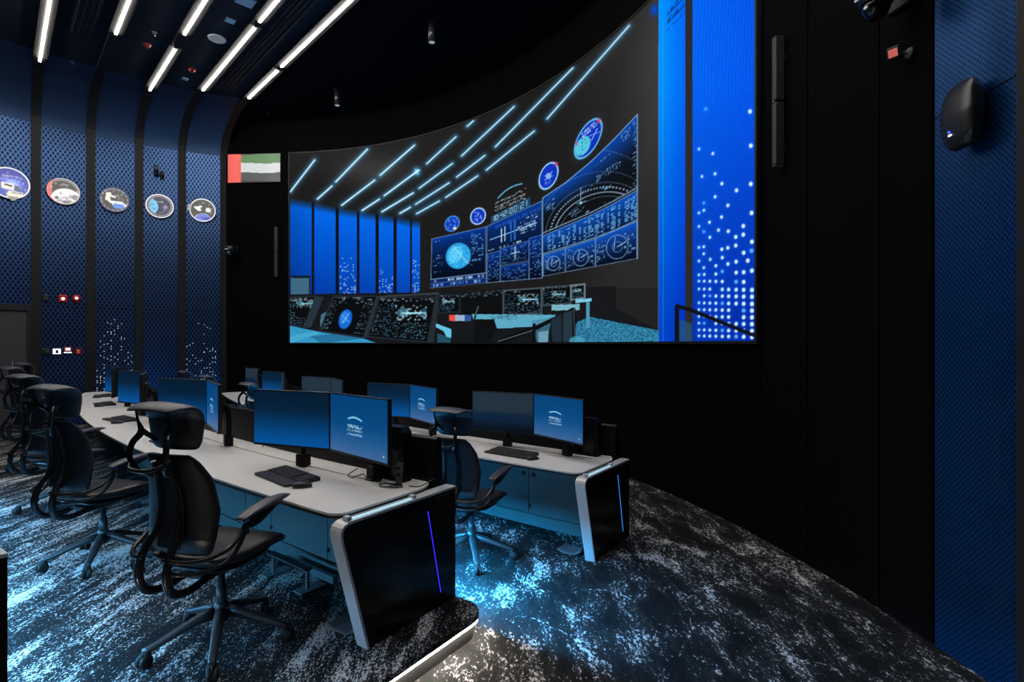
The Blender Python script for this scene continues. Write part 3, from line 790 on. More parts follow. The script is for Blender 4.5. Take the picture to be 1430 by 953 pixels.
    C.line(P(0.08, 0.26), P(0.93, 0.26), (150, 215, 245), 1.1); C.line(P(0.33, 0.15), P(0.33, 0.36), (190, 230, 250), 1.4); C.line(P(0.4, 0.14), P(0.4, 0.36), (190, 230, 250), 1.2)
    for u in (0.5, 0.57): C.poly(C.sub(q, (u, 0.1, u+0.035, 0.4)), (40, 110, 210), 0.8)
    C.noise_text(C.sub(q, (0.6, 0.22, 0.92, 0.3)), 22, 3, 0.6, (185, 220, 245), 141, 0.8); C.noise_text(C.sub(q, (0.68, 0.13, 0.95, 0.36)), 18, 6, 0.55, (150, 190, 230), 142, 0.5)
    for r, sd in (((0.0, 0.5, 0.3, 1.0), 1), ((0.31, 0.47, 0.81, 0.74), 2), ((0.31, 0.76, 0.81, 1.0), 3), ((0.82, 0.44, 1.0, 1.0), 4)):
        w = C.sub(q, r); C.grad(w, (10, 52, 146), (4, 10, 28), 1.0, 0.7); C.frame(w, LN, 0.6, 0.7)
        C.noise_text(C.sub(w, (0.06, 0.08, 0.94, 0.94)), int(28*(r[2]-r[0]))+5, 12 if sd != 4 else 18, 0.5, (84, 156, 232), 150+sd, 0.6, 0.85)
    C.noise_text(C.sub(q, (0.03, 0.43, 0.9, 0.46)), 30, 1, 0.35, (170, 205, 230), 156, 0.9); C.line(P(0.59, 0.5), P(0.59, 0.68), (200, 235, 250), 1.2); C.line(P(0.52, 0.59), P(0.66, 0.59), (200, 235, 250), 1.0)
    # display 3: tall curved display
    top_e = [(757.8, 276.6), (790, 255), (825, 226), (858, 194), (890, 160)]
    lo1 = [(890, 262), (858, 280), (825, 297), (790, 312), (757.8, 326)]
    C.poly(top_e+lo1, (14, 16, 20))
    m = np.interp(X, [p[0] for p in top_e], [p[1] for p in top_e]); b1 = np.interp(X, [p[0] for p in lo1[::-1]], [p[1] for p in lo1[::-1]])
    tt = np.clip((Y-m)/(b1-m), 0, 1); ins = (X > 757.8) & (X < 890) & (Y > m) & (Y < b1)
    C.mix(ins*np.clip(1-tt*2.0, 0, 1)*0.9, (10, 78, 190)); C.mix(ins*np.clip(1-tt*1.3, 0, 1)*0.35, (10, 60, 150))
    for rx, ry, w, col in ((64, 46, 0.9, (180, 215, 240)), (76, 60, 0.2, (140, 185, 225)), (88, 76, 0.2, (100, 150, 205)), (58, 40, 0.2, (130, 180, 220)), (104, 110, 0.2, (110, 165, 220))):
        e = np.abs(C.ell((835, 318), rx, ry, -0.45)-1)*min(rx, ry); C.mix(ins*np.clip(w/2+0.5-e, 0, 1)*0.9, col)
    dots = (np.floor(np.degrees(np.arctan2(Y-318, X-835))/2.2) % 2) == 0
    e = np.abs(C.ell((835, 318), 70, 53, -0.45)-1)*53; C.mix(ins*dots*np.clip(1.4-e, 0, 1)*0.8, (170, 205, 230))
    C.line((811, 262), (811, 284), (140, 200, 240), 0.8); C.disc((811, 283.5), 1.8, 1.8, (150, 225, 245)); C.line((805, 285), (818, 281), (130, 200, 235), 0.7)
    for qd, nu, nv, sd in (([(867, 188), (880, 177), (880, 192), (867, 202)], 8, 4, 1), ([(833, 246), (868, 222), (868, 232), (833, 256)], 24, 4, 2), ([(793, 300), (816, 286), (816, 296), (793, 310)], 14, 4, 3), ([(812, 268), (828, 258), (828, 263), (812, 272)], 10, 2, 4), ([(818, 296), (846, 281), (846, 285), (818, 300)], 14, 1, 5),
                           ([(830, 232), (852, 214), (852, 217), (830, 235)], 16, 1, 6), ([(762, 284), (776, 275), (776, 292), (762, 300)], 8, 5, 7), ([(840, 262), (860, 250), (860, 258), (840, 270)], 10, 2, 8), ([(884, 170), (888, 166), (888, 262), (884, 264)], 2, 34, 9)):
        C.noise_text(qd, nu, nv, 0.6, (120, 180, 230), 160+sd, 0.6, 0.9)
    C.poly_line(top_e, LN, 1.1, 0.9); C.poly_line(lo1, LN, 1.1, 0.9); C.line((757.8, 276.6), (757.8, 386), LN, 1.0, 0.8); C.line((890, 160), (890, 361), LN, 1.3, 0.9)
    lo2 = [(890, 307), (858, 322), (825, 334), (790, 345), (757.8, 355)]; lo1b = [(890, 266), (858, 284), (825, 301), (790, 316), (757.8, 330)]
    b2 = np.interp(X, [p[0] for p in lo2[::-1]], [p[1] for p in lo2[::-1]]); b1b = np.interp(X, [p[0] for p in lo1b[::-1]], [p[1] for p in lo1b[::-1]])
    ins = (X > 758.5) & (X < 889.5) & (Y > b1b) & (Y < b2); tt = np.clip((Y-b1b)/(b2-b1b), 0, 1)
    C.mix(ins*1.0, (8, 16, 40)); C.mix(ins*np.clip(0.95-0.8*tt, 0, 1), (12, 84, 190))
    gg = np.random.default_rng(12).random((12, 60)); iu = np.clip(((X-758)/2.2).astype(int), 0, 59); iv = np.clip((tt*12).astype(int), 0, 11)
    cols = np.random.default_rng(13).random(60) < 0.62
    C.mix(ins*(gg[iv, iu] < 0.62)*cols[iu]*((tt*12) % 1 < 0.55)*(tt > 0.1)*(tt < 0.93)*0.85, (110, 180, 236))
    C.poly_line(lo2, LN, 1.1, 0.9); C.poly_line(lo1b, LN, 0.9, 0.7)
    lo3 = [(890, 361), (757.8, 386)]
    for x0, x1, (cx_, cy_), r in ((758.5, 789, (773, 368), 9), (790, 831, (811, 360), 10.5), (832, 889.5, (862, 345), 15)):
        ya = np.interp((x0, x1), [p[0] for p in lo2[::-1]], [p[1] for p in lo2[::-1]]); yb = np.interp((x0, x1), (757.8, 890), (386, 361))
        w = [(x0, ya[0]+2), (x1, ya[1]+2), (x1, yb[1]), (x0, yb[0])]; C.grad(w, (14, 84, 196), (4, 10, 26), 1, 0.8); C.frame(w, LN, 0.8, 0.7)
        C.noise_text(C.sub(w, (0.04, 0.1, 0.3, 0.9)), 8, 10, 0.5, (140, 190, 230), 180+int(x0), 0.6, 0.8); C.noise_text(C.sub(w, (0.75, 0.2, 0.97, 0.95)), 6, 8, 0.4, (150, 195, 230), 190+int(x0), 0.6, 0.8)
        C.ring((cx_, cy_), r, r*1.12, (170, 212, 240), 0.5, 0.3); C.ring((cx_, cy_), r*0.45, r*0.5, (140, 200, 235), 0.3, 0.3); C.line((cx_, cy_), (cx_+r*0.8, cy_-r*0.5), (200, 225, 240), 0.8); C.line((cx_-r*0.3, cy_+r*0.3), (cx_-r*0.2, cy_-r*0.9), (180, 215, 240), 0.7)
    # pictured blue wall at the right
    rt = np.clip((X-920)/37, 0, 1); bl = np.stack([0*X, 150-48*rt, 255-8*rt], -1)/255; dk = np.clip((Y-120)/330, 0, 1)[..., None]
    inb = ((X > 919.5) & (X < 957))[..., None]; C.img = np.where(inb, bl*(1-dk*np.array([0, 0.52, 0.22])), C.img)
    rt = np.clip((X-967)/87, 0, 1); bl = np.stack([0*X+4, 100-14*rt, 244-10*rt], -1)/255
    bl = bl*(1+0.05*np.sin(X*1.3+8*np.sin(Y/90))[..., None]*np.clip((300-Y)/200, 0, 1)[..., None])
    inb = ((X >= 967) & (X < 1060))[..., None]; C.img = np.where(inb, bl*(1-dk*np.array([0, 0.5, 0.3])), C.img)
    C.mix(((X >= 956.6) & (X < 967))*1.0, (42, 42, 44)); C.line((919.5, 60), (919.5, 478), (90, 140, 190), 0.7, 0.7)
    C.line((926, 28), (926, 478), (60, 190, 255), 1.2, 0.35)
    C.mix(np.clip(1-C.ell((914, 14), 9, 12, 0.3), 0, 1)*1.2*(X < 919.5), (10, 70, 190))
    for k, (p, q) in enumerate((((932, 22), (955, -2)), ((932, 33), (956, 9)), ((932, 44), (956, 20)))):     # small dark lettering
        C.noise_text([(p[0], p[1]-(7 if k < 2 else 4)), (q[0], q[1]-(7 if k < 2 else 4)), (q[0], q[1]), (p[0], p[1])], 12 if k < 2 else 16, 3 if k < 2 else 2, 0.55, (8, 24, 84), 200+k, 0.9, 0.9)
        if k < 2: C.line((p[0], p[1]-1), (q[0], q[1]-1), (8, 24, 84), 1.0)
    D = [(163,290),(281,297),(283,388),(145,397),(182,409),(188,463),(153,470),(206,489),(283,490),(245,507),(188,524),(158,541),(222,547),(158,560),(145,567),(285,567),(205,578),(173,592),(263,602),(197,613),(145,603),(223,616),(158,617),(263,625),(174,632),(243,631),(286,644),
         (243,654),(145,659),(158,657),(222,660),(206,664),(264,673),(285,668),(158,676),(207,686),(175,691),(275,694),(145,695),(244,697),(222,703),(190,708),(158,713),(286,721),(207,723),(264,725),(244,726),(145,732),(159,731),(190,730)]
    g = np.random.default_rng(21)
    for r, y in enumerate((750, 771, 789, 808, 826, 844, 862, 880, 896)):
        for x in (145, 159, 174, 190, 207, 224, 244, 264, 286):
            if g.random() < 0.9: D.append((x, y+(x-215)*0.02))
    for k, (x, y) in enumerate(D):
        p = (900+x/1.906, y/1.906); r = 1.5+1.2*(x-145)/141
        C.addc(np.exp(-(np.hypot(X-p[0], Y-p[1])/3.2)**2)*0.25, (60, 160, 255)); C.disc(p, r, r*1.12, (205, 242, 255) if k % 11 else (90, 170, 250))
    C.poly([(942.5, 426), (948.5, 426), (948.5, 480), (942.5, 480)], (16, 18, 24)); C.poly([(944, 424), (967, 431), (1054, 466), (1054, 472), (967, 437), (944, 430)], (16, 18, 24))
    C.poly([(948.5, 446), (966, 452), (966, 480), (948.5, 480)], (40, 84, 120), 0.75)
    C.scatter_noise(0.10)

NCOL, NROW = 700, 460
OFF_LED = 0.055
ph_l, ph_r = phi_at(405, OFF_LED), phi_at(1054, OFF_LED)
px_cols = np.linspace(405, 1054, NCOL); phs = np.array([phi_at(p, OFF_LED) for p in px_cols])
xs, ys = wall_xy(phs, OFF_LED)
zs = np.linspace(Z_LED0, Z_LED1, NROW)
PXG = np.broadcast_to(CX+F*xs/ys, (NROW, NCOL)).copy(); PYG = HZ-(zs[:, None]-HC)*F/ys[None, :]
Cv = Canvas(PXG, PYG); paint_led(Cv)
lin = Cv.linear()
Pg = np.stack([np.broadcast_to(xs, (NROW, NCOL)), np.broadcast_to(ys, (NROW, NCOL)), np.broadcast_to(zs[:, None], (NROW, NCOL))], -1)
m_ = wall_xy((ph_l+ph_r)/2); LED_O = Vector((float(m_[0]), float(m_[1]), Z_LED0))
led = tag(empty('led_screen', LED_O), 'huge curved LED screen showing a control room, on the black wall', 'screen')
grid_mesh('display_surface', Pg-np.array(LED_O), lin, MATS['led_surface'], led)
mb = MB(); arc_sheet(mb, ph_l+0.002, ph_r-0.002, 0.0, Z_LED0-0.02, Z_LED1+0.02, OFF_LED-0.004, 60); mb.build('cabinet_body', MATS['black_edge'], led, LED_O)
mb = MB(); arc_sheet(mb, ph_l+0.0035, ph_r-0.003, OFF_LED-0.02, Z_LED1+0.004, Z_LED1+0.03, 0.03, 60); arc_sheet(mb, ph_l+0.0035, ph_r-0.003, OFF_LED-0.02, Z_LED0-0.03, Z_LED0-0.004, 0.03, 60)
arc_sheet(mb, ph_l+0.0045, ph_l+0.0012, OFF_LED-0.02, Z_LED0-0.03, Z_LED1+0.03, 0.03, 1); arc_sheet(mb, ph_r-0.001, ph_r-0.0042, OFF_LED-0.02, Z_LED0-0.03, Z_LED1+0.03, 0.03, 1)
mb.build('bezel', MATS['rib_black'], led, LED_O)

# ------------------------------------------------------------------ consoles
Z_TOP = 0.765
def row_frame(r, s):
    a = row_ang(r, s); return Vector((math.cos(a), math.sin(a), 0)), Vector((math.sin(a), -math.cos(a), 0))
def end_panel(r, t, o, line_mat):
    """leaning end panel: silver band round a black glass face, light bar on top, light line in the face"""
    z = 0.74; s0, s1 = -0.079, 0.012
    def corner(pts, k, rad, n=6):
        p = Vector(pts[k]); a = (Vector(pts[k-1])-p).normalized(); b = (Vector(pts[(k+1) % len(pts)])-p).normalized()
        out = []
        for i in range(n+1):
            u = i/n; out.append(p + a*rad*(1-u)**2 + b*rad*u**2)
        return out
    raw = [(0.89, 0.0), (0.145, 0.0), (-0.055, z), (0.89, z)]
    prof = [Vector(raw[0]), Vector(raw[1])] + corner(raw, 2, 0.10) + [Vector(raw[3])]
    def lift(s): return lambda p: row_pt(r, s, p[0], p[1])
    band = prof[1:]
    cen = Vector((0.45, 0.35))
    # band = outline strip 14 mm thick across the panel
    inner = []
    for i, p in enumerate(band):
        a = band[max(i-1, 0)]; b = band[min(i+1, len(band)-1)]; tt = (b-a).normalized(); nn = Vector((-tt.y, tt.x))
        if nn.dot(cen-p) < 0: nn = -nn
        inner.append(p+nn*0.014)
    mb = MB(); rings = [[row_pt(r, s0, *band[i]), row_pt(r, s1, *band[i]), row_pt(r, s1, *inner[i]), row_pt(r, s0, *inner[i])] for i in range(len(band))]
    mb.loft(rings, True, False)
    ep = mb.build('end_panel', MATS['silver'], t, o)
    face = [Vector(raw[0])] + inner
    mb = MB(); mb.prism([tuple(p) for p in face], lift(s0+0.004), lift(s1-0.003)); mb.build('side_face', MATS['black_glass'], ep, o)
    mb = MB(); a, b = Vector((0.625, 0.638)), Vector((0.744, 0.087)); d = (b-a).normalized(); n2 = Vector((-d.y, d.x))*0.0028
    mb.prism([tuple(a-n2), tuple(a+n2), tuple(b+n2), tuple(b-n2)], lift(s0+0.002), lift(s0+0.006)); mb.build('light_line', MATS[line_mat], ep, o)
    mb = MB(); q = [(0.035, z+0.001), (0.50, z+0.001), (0.50, z+0.007), (0.035, z+0.007)]
    mb.prism(q, lift(s0+0.022), lift(s0+0.032)); mb.build('light_bar', MATS['cyan_bar'], ep, o)
    for u in (0.018, 0.505):
        mb = MB(); mb.prism([(u, z), (u+0.028, z), (u+0.028, z+0.022), (u, z+0.022)], lift(s0+0.012), lift(s0+0.05))
        mb.build('bracket', MATS['white_plastic'], ep, o)
    mb = MB(); mb.prism([(0.70, z-0.035), (0.86, z-0.035), (0.86, z-0.030), (0.70, z-0.030)], lift(s0+0.001), lift(s0+0.005)); mb.build('slot', MATS['grey_metal'], ep, o)
    return ep
def console(r, label, line_mat, bar):
    L = ROW[r]['L']; o = row_pt(r, 0, 0.4); t = tag(empty('console_desk', o), label, 'desk', 'console rows facing the screen')
    D = 0.80; rad = 0.09; S = np.linspace(rad, L-0.1, 40)
    out = [row_pt(r, s, 0.0) for s in S] + [row_pt(r, L, 0.12)] + [row_pt(r, L, D-0.02)] + [row_pt(r, s, D) for s in S[::-1]]
    for i in range(7):
        u = math.pi/2*i/6; out.append(row_pt(r, rad-rad*math.sin(u), D-0.1-rad+rad*math.cos(u)+0.1*(1-i/6)))
    for i in range(7):
        u = math.pi/2*i/6; out.append(row_pt(r, rad-rad*math.cos(u), rad-rad*math.sin(u)))
    z = ROW[r]['z']
    P2 = [(p.x, p.y) for p in out]
    mb = MB(); mb.prism(P2, lambda p: (p[0], p[1], z+Z_TOP-0.012), lambda p: (p[0], p[1], z+Z_TOP)); top = mb.build('worktop', MATS['worktop'], t, o)
    c = Vector((sum(p[0] for p in P2)/len(P2), sum(p[1] for p in P2)/len(P2)))
    mb = MB(); mb.prism(P2, lambda p: (p[0], p[1], z+Z_TOP-0.030), lambda p: (p[0], p[1], z+Z_TOP-0.0122)); mb.build('worktop_edge', MATS['black_edge'], top, o)
    # cable slot along the worktop
    rings = [[row_pt(r, s, 0.592, Z_TOP), row_pt(r, s, 0.600, Z_TOP), row_pt(r, s, 0.600, Z_TOP+0.0012), row_pt(r, s, 0.592, Z_TOP+0.0012)] for s in np.linspace(0.12, L-0.2, 60)]
    mb = MB(); mb.loft(rings, True, False); mb.build('cable_slot', MATS['black_edge'], top, o)
    # upright rear housing behind the monitors
    zb = {0: 0.30, 1: 0.50, 2: 0.50}[r]; lip = 0.036 if r == 0 else 0.017  # lower lip added, out of view, to cut off the blue bar's light
    sec = [(0.79, 0.0), (0.812, 0.0), (0.812, zb+0.03), (0.868, zb+0.052), (0.868, zb+lip), (0.877, zb+lip), (0.877, 0.72), (0.865, Z_TOP+0.285), (0.83, Z_TOP+0.30), (0.812, Z_TOP+0.285), (0.79, Z_TOP+0.02)]
    rings = [[row_pt(r, s, *q) for q in sec] for s in np.linspace(0.03, L, 50)]
    mb = MB(); mb.loft(rings, True, False); mb.build('rear_housing', MATS['housing'], t, o)
    end_panel(r, t, o, line_mat)
    # inner support and foot behind the end panel
    mb = MB(); q = [(0.30, 0.0), (0.22, 0.20), (0.20, 0.72), (0.58, 0.72), (0.58, 0.0)]
    mb.prism(q, lambda p: row_pt(r, 0.03, p[0], p[1]), lambda p: row_pt(r, 0.055, p[0], p[1]))
    mb.build('support', MATS['housing'], t, o)
    mb = MB(); ring = []
    for s, h in ((0.02, 0.16), (0.07, 0.055), (0.13, 0.022), (0.24, 0.018), (0.30, 0.03)):
        ring.append([row_pt(r, s, 0.16, h), row_pt(r, s, 0.32, h), row_pt(r, s, 0.32, max(h-0.014, 0.001)), row_pt(r, s, 0.16, max(h-0.014, 0.001))])
    mb.loft(ring, True, False); mb.build('foot', MATS['grey_metal'], t, o)
    if bar:
        S = np.linspace(0.035, L-0.5, 30); V = []
        for q in S: V += [row_pt(r, q, 0.815, zb+0.0285), row_pt(r, q, 0.866, zb+0.0490)]
        mb = MB(); mb.add(V, [(2*i, 2*i+2, 2*i+3, 2*i+1) for i in range(len(S)-1)]); mb.build('light_bar', MATS['blue_bar' if r == 1 else 'blue_bar_dim'], t, o)
    return t
c1 = console(1, 'long curved console desk with a pale worktop on the lit stepped tier', 'violet_line', True)
c2 = console(2, 'curved console desk nearer the screen, on the lower floor', 'azure_line', False)
c0_ = console(0, 'rear console desk whose black end shows at the lower left edge', 'violet_line', True)

# cabinets under the worktops: each a thing with its doors
ORD = ['first', 'second', 'third', 'fourth', 'fifth']
def cabinet(r, i, s0, label):
    o = row_pt(r, s0+0.95, 0.66); t = tag(empty('desk_cabinet', o), label, 'cabinet', 'cabinets under the console rows')
    ss = lambda a, b: np.linspace(s0+a, s0+b, 6)
    rings = [[row_pt(r, s, 0.60, 0.02), row_pt(r, s, 0.775, 0.02), row_pt(r, s, 0.775, 0.72), row_pt(r, s, 0.60, 0.72)] for s in ss(0.0, 2.085)]
    mb = MB(); mb.loft(rings, True, False); mb.build('body', MATS['black_edge'], t, o)
    for k, (a, b) in enumerate(((0.0, 0.838), (0.846, 1.64), (1.648, 1.88), (1.888, 2.085))):
        rings = [[row_pt(r, s, 0.582, 0.125), row_pt(r, s, 0.60, 0.125), row_pt(r, s, 0.60, 0.722), row_pt(r, s, 0.582, 0.722)] for s in ss(a, b)]
        mb = MB(); mb.loft(rings, True, False); d = mb.build('door' if k < 2 else 'filler_panel', MATS['cabinet'], t, o)
        if k < 2:
            q = row_pt(r, s0+(b-0.06 if k == 0 else a+0.06), 0.582, 0.52); A, P = row_frame(r, s0)
            mb = MB(); mb.lathe([(0.001, 0.0), (0.022, 0.0), (0.022, 0.012), (0.016, 0.016), (0.001, 0.016)], 14, q, -P); mb.build('knob', MATS['black_edge'], d, o)
            mb = MB()
            for zz in (0.2, 0.64):
                mb.box(row_pt(r, s0+(b-0.012 if k == 0 else b-0.012), 0.578, zz), (0.02, 0.02, 0.03), ch=0.004)
            mb.build('hinge', MATS['black_edge'], d, o)
    rings = [[row_pt(r, s, 0.590, 0.0), row_pt(r, s, 0.60, 0.0), row_pt(r, s, 0.60, 0.112), row_pt(r, s, 0.590, 0.112)] for s in ss(0.0, 2.085)]
    mb = MB(); mb.loft(rings, True, False); mb.build('plinth', MATS['cabinet'], t, o)
    rings = [[row_pt(r, s, 0.578, 0.112), row_pt(r, s, 0.60, 0.112), row_pt(r, s, 0.60, 0.118), row_pt(r, s, 0.578, 0.118)] for s in ss(0.0, 2.085)]
    mb = MB(); mb.loft(rings, True, False); mb.build('trim_strip', MATS['grey_metal'], t, o)
for r, n in ((1, 4), (2, 4)):
    for i in range(n):
        where = 'long console on the tier' if r == 1 else 'console nearer the screen'
        cabinet(r, i, 0.065+2.1*i, f'dark grey cabinet under the {where}, {ORD[i]} from its right end')

# foot rest under the first place
def footrest(r, s0, label):
    o = row_pt(r, s0, 0.4); t = tag(empty('foot_rest', o), label, 'foot rest')
    A, P = row_frame(r, s0); M = Matrix.Rotation(math.atan2(A.y, A.x), 3, 'Z')
    for ds in (-0.22, 0.22):
        mb = MB(); mb.box(row_pt(r, s0+ds, 0.38, 0.075), (0.022, 0.022, 0.14), M, 0.003); mb.build('post', MATS['grey_metal'], t, o)
        mb = MB(); mb.box(row_pt(r, s0+ds, 0.40, 0.006), (0.10, 0.20, 0.010), M, 0.003); mb.build('base_plate', MATS['grey_metal'], t, o)
    mb = MB(); mb.box(row_pt(r, s0-0.05, 0.50, 0.06), (0.62, 0.035, 0.05), M, 0.004); mb.build('rail', MATS['cabinet'], t, o)
    mb = MB(); mb.box(row_pt(r, s0, 0.37, 0.15), (0.50, 0.06, 0.014), M, 0.004); mb.build('tread', MATS['black_edge'], t, o)
footrest(1, 1.06, 'low metal foot rest on posts under the nearest place of the long console')

# ------------------------------------------------------------------ monitors
MW, MH = 0.712, 0.415
def monitor_canvas(kind):
    nr, nc = 90, 156
    U, V = np.meshgrid(np.linspace(0, 100, nc), np.linspace(58, 0, nr))
    C = Canvas(U, V); v = np.clip(V/58, 0, 1)[..., None]
    if kind == 'deep':
        top, mid, bot = np.array((4, 26, 46)), np.array((2, 44, 84)), np.array((0, 82, 156))
        t = np.clip((v-0.35)/0.65, 0, 1); C.img = (top*(1-v)+mid*v)*(1-t)/255+bot*t/255
    elif kind == 'dark':
        top, bot = np.array((34, 48, 60)), np.array((6, 30, 56))
        t = np.clip((v-0.45)/0.15, 0, 1)*0.9; C.img = (top*(1-t)+bot*t)/255; C.img = C.img*(1-np.clip((v-0.72)/0.28, 0, 1)*0.75)
    else:
        top, mid, bot = np.array((0, 62, 118)), np.array((0, 78, 138)), np.array((60, 98, 148))
        t = np.clip((v-0.5)/0.5, 0, 1); C.img = (top*(1-v)+mid*v)*(1-t)/255+bot*t/255
        cx_ = 46
        pts = [(cx_-12+i*2.4, 24.0-3.2*math.sin(math.pi*(0.12+0.80*i/10))) for i in range(11)]
        C.poly_line(pts, (150, 225, 250), 1.3)
        for k, (y, w, h) in enumerate(((28.5, 13, 3.2), (33.0, 13.5, 2.2), (36.6, 14, 2.0))):
            C.noise_text([(cx_-w, y), (cx_+w, y), (cx_+w, y+h), (cx_-w, y+h)], 36, 2, 0.7 if k < 2 else 0.85, (205, 235, 248), 300+k, 0.95, 0.95)
        C.disc((94, 52.5), 0.8, 0.9, (200, 230, 250))
    x = (U/100-0.5)*(MW-0.018); z = (0.5-V/58)*(MH-0.026)+0.004
    P = np.stack([x, np.full_like(x, -0.0215), z], -1)
    return P, C.linear()
MON_MESH = {}
def make_monitor(kind):
    t = empty('monitor')
    mb = MB(); mb.box((0, 0, 0), (MW, 0.028, MH), ch=0.005); mb.box((0, 0.03, 0.0), (0.30, 0.04, 0.20), ch=0.012); mb.build('casing', MATS['bezel'], t)
    P, c = monitor_canvas(kind)
    P[..., 1] = -0.0146
    grid_mesh('picture', P, c, MATS['monitor_picture'], t, flip=False)
    mb = MB(); mb.box((0, -0.0148, -MH/2+0.008), (MW-0.004, 0.003, 0.014)); mb.build('lower_bezel', MATS['bezel'], t)
    mb = MB(); mb.tube([(0, 0.05, 0), (0, 0.10, -0.02), (0, 0.12, -0.14), (0, 0.115, -0.29)], [0.025, 0.024, 0.022, 0.022], 10, 3)
    mb.box((0, 0.06, -0.02), (0.10, 0.03, 0.10), ch=0.006); mb.build('arm', MATS['housing'], t)
    mb = MB(); mb.box((0, 0.115, -MH/2-0.1135), (0.085, 0.07, 0.09), ch=0.006); mb.build('desk_clamp', MATS['housing'], t)
    return t
protos = {}
def place_monitor(kind, joint, yaw_deg, side, z, label):
    """side -1: the monitor lies left of the joint, +1: right of it; yaw measured clockwise from +X"""
    y = math.radians(yaw_deg); d = Vector((math.cos(y), -math.sin(y), 0))
    c = joint + d*(side*(MW/2+0.003))
    if kind not in protos: t = protos[kind] = make_monitor(kind)
    else: t = copy_tree(protos[kind])
    t.location = (c.x, c.y, z+0.165+Z_TOP+MH/2); t.rotation_euler = (0, 0, -y)
    tag(t, label, 'monitor', 'paired desk monitors')
MON = [  # row, s of the joint, turn of the left and right monitor from the console line, pictures
    (1, 0.81, 15, -6.5, 'deep', 'logo', 'nearest place of the long console'),
    (1, 2.88, 17, -13, 'deep', 'logo', 'second place of the long console'),
    (1, 5.15, 14, -14, 'deep', 'logo', 'third place of the long console'),
    (1, 7.25, 14, -14, 'deep', 'logo', 'fourth place of the long console'),
    (2, 0.81, 11, -17, 'dark', 'logo', 'right end of the console by the screen'),
    (2, 2.74, 12, -14, 'deep', 'logo', 'second place of the console by the screen'),
    (2, 4.75, 12, -14, 'dark', 'dark', 'third place of the console by the screen'),
    (2, 6.9, 12, -14, 'deep', 'dark', 'fourth place of the console by the screen'),
    (2, 8.6, 12, -14, 'dark', 'dark', 'far place of the console by the screen'),
]
PIC = {'deep': 'plain blue picture', 'logo': 'white emblem on blue', 'dark': 'dim dark blue picture'}
for r, s, tl, tr, kl, kr, where in MON:
    j = row_pt(r, s, 0.55); base = 180-math.degrees(row_ang(r, s)); z = ROW[r]['z']
    place_monitor(kl, Vector((j.x, j.y, 0)), base-tl, -1, z, f'left monitor with {PIC[kl]}, {where}')
    place_monitor(kr, Vector((j.x, j.y, 0)), base-tr, 1, z, f'right monitor with {PIC[kr]}, {where}')

# black equipment box with a chamfered edge behind the right monitor of a place
def equipment_box(r, s, label):
    o = row_pt(r, s, 0.70, Z_TOP); A, P = row_frame(r, s)
    t = tag(empty('equipment_box', o, math.atan2(A.y, A.x)), label, 'equipment box', 'black boxes on the console ends')
    # local x along the console (away from the end), y towards the user side is +? -> -P
    prof = [(0.0, 0.004), (0.0, 0.33), (0.03, 0.365), (0.34, 0.365), (0.36, 0.345), (0.36, 0.004)]
    mb = MB(); mb.prism(prof, lambda p: (p[0], 0.03, p[1]), lambda p: (p[0], -0.05, p[1])); mb.build('body', MATS['housing'], t)
    mb = MB(); mb.prism([(0.035, 0.03), (0.035, 0.31), (0.325, 0.31), (0.325, 0.03)], lambda p: (p[0], 0.031, p[1]), lambda p: (p[0], 0.034, p[1])); mb.build('front_plate', MATS['black_glass'], t)
    mb = MB(); mb.lathe([(0.001, 0), (0.004, 0), (0.004, 0.003), (0.001, 0.003)], 10, (0.24, 0.034, 0.13), (0, 1, 0)); mb.build('indicator', MATS['led_white'], t)
equipment_box(1, 0.20, 'black equipment box at the right end of the long console')
equipment_box(2, 0.16, 'black equipment box at the right end of the console nearer the screen')

# ------------------------------------------------------------------ keyboards, mice, small desk things
def make_keyboard():
    t = empty('keyboard')
    W, D = 0.50, 0.235
    mb = MB(); mb.prism([(-D/2+0.072, 0.004), (-D/2+0.072, 0.014), (D/2, 0.026), (D/2, 0.004)], lambda p: (-W/2, p[0], p[1]), lambda p: (W/2, p[0], p[1])); mb.build('board', MATS['board_grey'], t)
    mb = MB(); out = []
    for cx_, cy_, a0 in ((W/2-0.02, -D/2+0.02, -90), (W/2-0.004, -D/2+0.066, 0), (-W/2+0.004, -D/2+0.066, 90), (-W/2+0.02, -D/2+0.02, 180)):
        rr = 0.02 if cy_ < -D/2+0.03 else 0.004
        for i in range(5):
            a = math.radians(a0+90*i/4); out.append((cx_+rr*math.cos(a), cy_+rr*math.sin(a)))
    mb.prism(out, lambda p: (p[0], p[1], 0.003), lambda p: (p[0], p[1], 0.016)); mb.build('wrist_rest', MATS['board_grey'], t)
    mb = MB()
    for row in range(6):
        y = D/2-0.017-row*0.0225; zz = 0.0245-row*0.0018
        for k in range(21):
            if k in (15, 18) and row not in (0,): pass
            x = -W/2+0.018+k*0.0232
            if k in (15,): continue
            if row == 5 and 3 < k < 9:
                if k == 6: mb.box((x, y, zz+0.004), (0.1, 0.017, 0.008))
                continue
            mb.box((x, y, zz+0.004), (0.0195, 0.0185, 0.008))
    k = mb.build('keys', MATS['key_black'], t); tag(k, kind='stuff')
    return t
